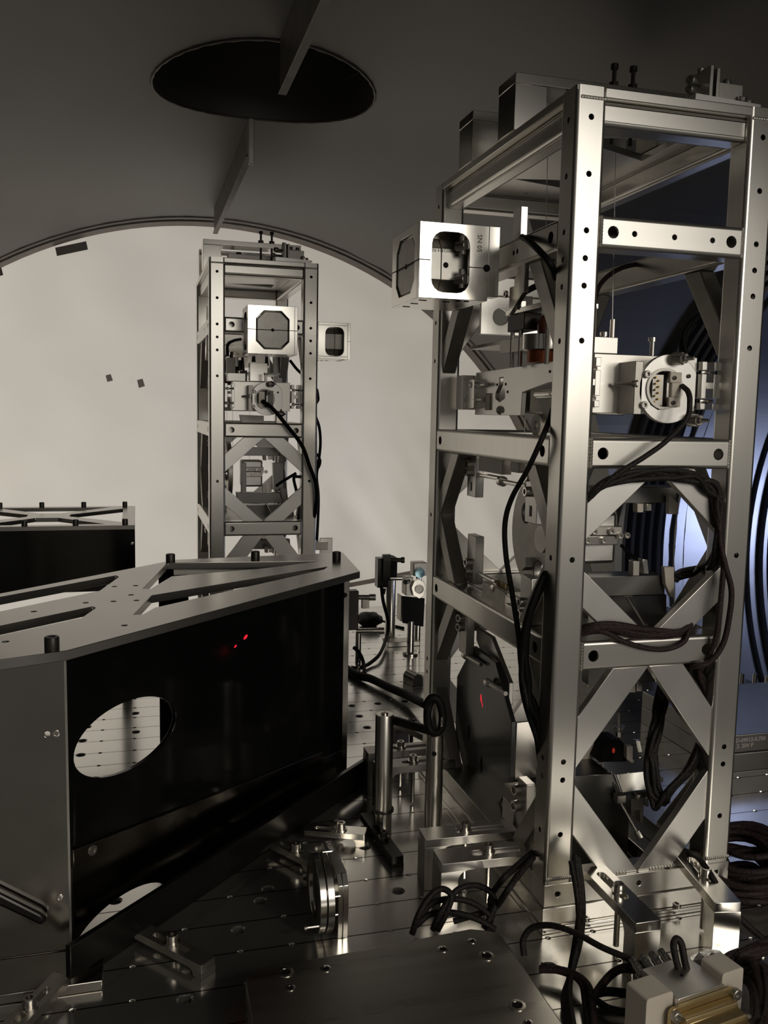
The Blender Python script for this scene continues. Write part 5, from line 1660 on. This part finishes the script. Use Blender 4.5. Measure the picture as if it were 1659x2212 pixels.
strands('dark cables laid over the fourth crossbar of the near tower', [(0.4563,0.85,-0.2295),(0.464,0.834,-0.2239),(0.486,0.829,-0.2227),(0.5205,0.83,-0.2297),(0.5557,0.831,-0.2347),(0.5807,0.834,-0.2315),(0.5937,0.842,-0.2203),(0.6158,0.87,-0.2082)], 0.0029, 6, 0.0046, M_cabler, GC, seed=8)
cable('braided_cable', 'single brown cable sagging in front of the fourth crossbar of the near tower', [(0.4593,0.838,-0.2287),(0.4762,0.826,-0.2261),(0.4977,0.824,-0.2367),(0.5262,0.824,-0.2458),(0.552,0.824,-0.2482),(0.5724,0.825,-0.2423),(0.5826,0.83,-0.2306),(0.5931,0.842,-0.2198)], 0.0030, M_cabler, GC)
strands('dark bundle looping down inside the lower diamond of the near tower', [(0.6036,0.85,-0.2783),(0.6192,0.848,-0.3058),(0.6264,0.848,-0.339),(0.6226,0.85,-0.3697),(0.6088,0.852,-0.3997),(0.5897,0.856,-0.4218),(0.5815,0.862,-0.4432),(0.5772,0.868,-0.4313),(0.5727,0.872,-0.4045),(0.579,0.88,-0.3745),(0.591,0.89,-0.3452),(0.6098,0.91,-0.3187)], 0.0030, 8, 0.0062, group=GC, seed=5)
cable('braided_cable', 'dark cable curving down along the left face of the near tower', [(0.47,0.9522,0.0166),(0.418,0.864,-0.0119),(0.408,0.8826,-0.0549),(0.404,0.9149,-0.0907),(0.403,0.9295,-0.1213),(0.404,0.926,-0.1581),(0.405,0.9078,-0.1975),(0.406,0.8886,-0.2407),(0.408,0.8824,-0.2761),(0.41,0.8665,-0.3134),(0.425,0.8655,-0.3511)], 0.0031, group=GC)
strands('thick dark bundle hugging the left face of the near tower below the crossbar', [(0.422,0.8532,-0.1629),(0.413,0.86,-0.1932),(0.41,0.8717,-0.2264),(0.41,0.8785,-0.2593),(0.411,0.8756,-0.29),(0.414,0.8674,-0.3192),(0.42,0.8567,-0.3448),(0.428,0.8613,-0.3763)], 0.0033, 5, 0.0052, M_black, GC, seed=11)
cable('braided_cable', 'dark cable leaving the second left crossbar of the near tower', [(0.417,0.9418,0.1993),(0.41,0.9085,0.1889),(0.407,0.8707,0.1703),(0.412,0.8558,0.1556),(0.428,0.8767,0.1464)], 0.0036, M_black, GC)
cable('braided_cable', 'short dark cable rising from the coil connector inside the near tower', [(0.452,1.031,0.129),(0.452,1.0304,0.1385),(0.45,1.0103,0.1465),(0.45,0.9818,0.1505),(0.455,0.9615,0.1535),(0.462,0.9461,0.1549)], 0.0038, M_black, GC)
strands('dark cables coming down inside the upper right of the near tower', [(0.8661,1.15,0.2366),(0.8305,1.15,0.1812),(0.786,1.15,0.1457),(0.7711,1.15,0.1118),(0.7771,1.14,0.0581),(0.7884,1.14,0.0046)], 0.0035, 4, 0.006, M_black, GC, seed=15)
cable('braided_cable', 'dark cable stretched behind the upper right window of the near tower', [(0.9,1.18,0.2571),(0.8633,1.18,0.2002),(0.8551,1.18,0.1449),(0.8666,1.18,0.0759),(0.865,1.18,0.0056)], 0.0042, M_black, GC)
cable('braided_cable', 'reddish cable crossing behind the second crossbar of the near tower', [(0.5499,1.02,0.1423),(0.5615,1.02,0.1684),(0.5922,1.03,0.1887),(0.6436,1.05,0.2031)], 0.003, M_cabler, GC)
cable('braided_cable', 'thin black cable from the cream tab inside the upper diamond of the near tower', [(0.5958,0.882,-0.179),(0.6074,0.88,-0.1806),(0.6208,0.876,-0.1748),(0.6293,0.868,-0.157),(0.631,0.858,-0.1262)], 0.0024, M_black, GC)
cable('braided_cable', 'thin black wire from the pale mass inside the upper diamond of the near tower', [(0.5505,0.925,-0.1493),(0.5522,0.915,-0.1545),(0.555,0.905,-0.1595),(0.5576,0.897,-0.1637)], 0.0022, M_black, GC)
# far tower
cable('braided_cable', 'black cable curving from the sensor of the far tower down its right column', [(0.2603,1.922,0.0223),(0.2808,1.905,0.005),(0.3102,1.9,-0.03),(0.3428,1.9,-0.0714),(0.3595,1.9,-0.1145),(0.3753,1.905,-0.1553),(0.3788,1.91,-0.1966),(0.3769,1.93,-0.2349)], 0.0042, M_black, GC)
cable('braided_cable', 'black cable hanging behind the far tower along its right side', [(0.4119,2.1,-0.0101),(0.4212,2.1,-0.0375),(0.424,2.1,-0.0763),(0.4199,2.1,-0.1209),(0.4158,2.1,-0.1544),(0.421,2.1,-0.2106),(0.4177,2.1,-0.3238)], 0.0035, M_black, GC)
cable('braided_cable', 'thin black loop at the right side of the far tower', [(0.4112,2.08,-0.0977),(0.4204,2.08,-0.1142),(0.4161,2.08,-0.1308),(0.4103,2.08,-0.1198),(0.4085,2.08,0.0466),(0.4142,2.08,0.0315),(0.4088,2.08,0.0205)], 0.0028, M_black, GC)
cable('braided_cable', 'black wire looped in the upper diamond of the far tower', [(0.3486,2,-0.1386),(0.3169,2,-0.1576),(0.3021,2,-0.1681)], 0.0034, M_black, GC)
cable('braided_cable', 'black wire loop beside the right brace of the far tower', [(0.3522,1.96,-0.1441),(0.3365,1.96,-0.1462),(0.342,1.96,-0.1753),(0.3508,1.96,-0.2171),(0.3465,1.97,-0.2498)], 0.0034, M_black, GC)
cable('braided_cable', 'black wire slanting in the upper window of the far tower', [(0.3284,1.98,0.1143),(0.3431,1.98,0.0964),(0.3558,1.98,0.0846)], 0.0034, M_black, GC)
cable('braided_cable', 'black wires leaving the coil head of the far tower', [(0.1939,2,0.1187),(0.1939,2,0.1439),(0.2091,2.02,0.155),(0.2278,2.05,0.161)], 0.0034, M_black, GC)

# on the table
GT = 'cables lying on the table'
strands('dark cables falling in front of the near tower foot', [(0.4413,0.805,-0.4649),(0.4409,0.79,-0.4852),(0.437,0.775,-0.5043),(0.4205,0.752,-0.5208),(0.407,0.736,-0.543),(0.3873,0.7067,-0.549),(0.3715,0.665,-0.549)], 0.0030, 4, 0.0040, group=GT, seed=21)
cable('braided_cable', 'dark cable arching from the riser block to the cream connector', [(0.3752,0.7787,-0.548),(0.3769,0.7859,-0.535),(0.3858,0.7839,-0.522),(0.3985,0.7682,-0.512),(0.4125,0.7457,-0.508),(0.427,0.7169,-0.508),(0.4449,0.6961,-0.51),(0.458,0.6757,-0.512),(0.4663,0.6584,-0.512)], 0.0032, group=GT)
strands('reddish braided bundle bending behind the cream connector', [(0.3812,0.7554,-0.549),(0.3992,0.741,-0.546),(0.4084,0.7203,-0.545),(0.4047,0.6995,-0.547),(0.3869,0.6612,-0.549)], 0.0036, 3, 0.0035, M_cabler, GT, seed=23)
strands('dark cables entering the grey connector from behind', [(0.4045,0.6947,-0.546),(0.4242,0.7088,-0.54),(0.439,0.7096,-0.53),(0.451,0.697,-0.52),(0.4549,0.676,-0.514),(0.4564,0.658,-0.512)], 0.0034, 3, 0.0040, M_cabler, GT, seed=27)
cable('braided_cable', 'black cable running under the cream connector bracket', [(0.4096,0.7067,-0.548),(0.4289,0.7076,-0.548),(0.4485,0.6985,-0.548),(0.4681,0.6819,-0.548)], 0.0045, M_black, GT)
cable('braided_cable', 'dark cable dipping below the cream connector bracket', [(0.4134,0.7018,-0.55),(0.4217,0.6861,-0.55),(0.4401,0.6762,-0.55),(0.4662,0.6711,-0.55)], 0.0036, group=GT)
cable('braided_cable', 'tight upright cable loop rising behind the grey connector', [(0.4762,0.6559,-0.512),(0.4741,0.6642,-0.498),(0.4734,0.6697,-0.484),(0.4784,0.6724,-0.48),(0.4815,0.6692,-0.484),(0.4817,0.6624,-0.498),(0.4851,0.6576,-0.51),(0.5017,0.6579,-0.512)], 0.0033, group=GT)
strands('reddish bundle running to the right edge behind the connector', [(0.5282,0.6944,-0.545),(0.5512,0.6995,-0.535),(0.5798,0.7024,-0.53),(0.6191,0.7104,-0.53)], 0.0042, 4, 0.0065, M_cabler, GT, seed=31)
strands('reddish bundle lying at the right edge near the gold cover', [(0.5172,0.6025,-0.53),(0.5507,0.6386,-0.53),(0.5674,0.6662,-0.528),(0.5615,0.6854,-0.53),(0.5502,0.6977,-0.54)], 0.0042, 6, 0.010, M_cabler, GT, seed=33)
cable('braided_cable', 'dark cable running down beside the right front clamp', [(0.6149,0.86,-0.5043),(0.5956,0.81,-0.4835),(0.5943,0.785,-0.4891),(0.5983,0.765,-0.5052),(0.6062,0.745,-0.5209),(0.6242,0.73,-0.5377)], 0.0034, group=GT)
hp = (0.6981,0.8511,-0.54)
rnd = random.Random(7)
cc = thing('cable_coil', 'heap of coiled reddish braided cable on the right edge of the table', 'cable coil', (hp[0], hp[1], TZ))
for k in range(14):
    R1 = rnd.uniform(0.030, 0.052); ox, oy = rnd.uniform(-0.012, 0.018), rnd.uniform(-0.02, 0.02)
    tilt = rnd.uniform(-0.35, 0.45); zz = TZ + 0.006 + 0.0035 * k
    pts = []
    a0 = rnd.uniform(0, 6.28)
    for i in range(25):
        a = a0 + 2 * PI * i / 24
        pts.append((hp[0] + ox + R1 * math.cos(a), hp[1] + oy + R1 * 1.1 * math.sin(a), max(TZ + 0.0045, zz + R1 * 0.45 * math.sin(a + tilt * 3) * abs(tilt) + 0.003 * math.sin(3 * a))))
    mb = MB().tube(pts, 0.0038, 7)
    obj('loop', mb, M_cabler, cc, smooth=60)
# tangle between the clamps and the riser block
GL = 'tangled cables before the left foot of the near tower'
for i, pts in enumerate((
        [(0.4195,0.86,-0.4833),(0.3935,0.845,-0.4886),(0.371,0.83,-0.4926),(0.3746,0.8676,-0.535),(0.3689,0.8502,-0.546),(0.3524,0.8251,-0.55)],
        [(0.416,0.85,-0.4832),(0.3896,0.83,-0.4897),(0.37,0.815,-0.4973),(0.3758,0.8568,-0.54),(0.354,0.8567,-0.545),(0.3276,0.8578,-0.55)],
        [(0.276,0.8454,-0.55),(0.284,0.8477,-0.53),(0.299,0.8547,-0.515),(0.3127,0.8567,-0.51),(0.3209,0.8494,-0.515),(0.3144,0.8449,-0.53),(0.3047,0.8454,-0.55)],
        [(0.3004,0.8482,-0.55),(0.3069,0.8456,-0.532),(0.327,0.852,-0.512),(0.3498,0.8556,-0.51),(0.3684,0.8537,-0.52),(0.3714,0.8491,-0.535),(0.3548,0.8377,-0.55)],
        [(0.2893,0.8631,-0.545),(0.3057,0.8656,-0.53),(0.3292,0.8569,-0.524),(0.3509,0.85,-0.53),(0.368,0.8441,-0.545)],
        [(0.284,0.8576,-0.549),(0.3017,0.8607,-0.54),(0.3241,0.8494,-0.535),(0.3475,0.8404,-0.54),(0.366,0.8323,-0.55)])):
    cable('braided_cable', ('dark cable falling from the tower corner beside the step clamp', 'second dark cable falling from the tower corner beside the step clamp',
                            'leftmost upright cable loop behind the riser block', 'tall cable loop in the middle of the tangle behind the riser block',
                            'cable arching across the tangle behind the riser block', 'lowest cable lying in the tangle behind the riser block')[i], pts, 0.0034, group=GL)
# black cables in the middle of the table
cable('thick_cable', 'thick black cable lying across the table towards the steel posts', [(0.4264,1.8488,-0.549),(0.4402,1.7682,-0.549),(0.4598,1.7273,-0.546),(0.4804,1.6591,-0.545),(0.4976,1.5887,-0.54),(0.5034,1.5064,-0.53),(0.5079,1.4542,-0.52)], 0.0085, M_black, 'black cables on the table')
cable('black_cable', 'black cable dropping from the motorised mount to the table', [(0.5717,2.058,-0.4215),(0.5763,2.055,-0.4579),(0.5876,2.05,-0.5036),(0.586,2.05,-0.5383),(0.5322,1.9129,-0.545),(0.4936,1.857,-0.551),(0.4647,1.8261,-0.551)], 0.0042, M_black, 'black cables on the table')
cable('black_cable', 'black cable curving beside the round steel adjusters', [(0.4508,1.84,-0.5085),(0.4635,1.84,-0.5216),(0.4722,1.84,-0.5408),(0.4616,1.7808,-0.551)], 0.0042, M_black, 'black cables on the table')
lp_ = thing('cable_loop', 'black cable loop with a small white print resting on the holed steel post', 'cable', (0.3541,1.015,-0.391))
mb = MB().tube(spline([(0.3428,1.02,-0.3638),(0.3493,1.015,-0.3507),(0.3582,1.012,-0.3545),(0.3628,1.01,-0.372),(0.3609,1.01,-0.3898),(0.3532,1.012,-0.3946),(0.347,1.016,-0.3878),(0.3459,1.018,-0.3675),(0.3511,1.02,-0.3548)], 8), 0.0052, 9)
obj('loop', mb, M_black, lp_, smooth=60)
mb = MB().tube(spline([(0.3301,1.11,-0.4108),(0.3391,1.08,-0.4061),(0.3484,1.04,-0.3989),(0.351,1.02,-0.3944)], 6), 0.0058, 9)
obj('tail', mb, M_black, lp_, smooth=60)
qp = (0.3606,1.003,-0.3783)
text(lp_, 'SHCON', 0.0035, frame((qp[0], qp[1], qp[2] - 0.006), (0.03, 0, 1), (-1, 0, 0)), M_peek)
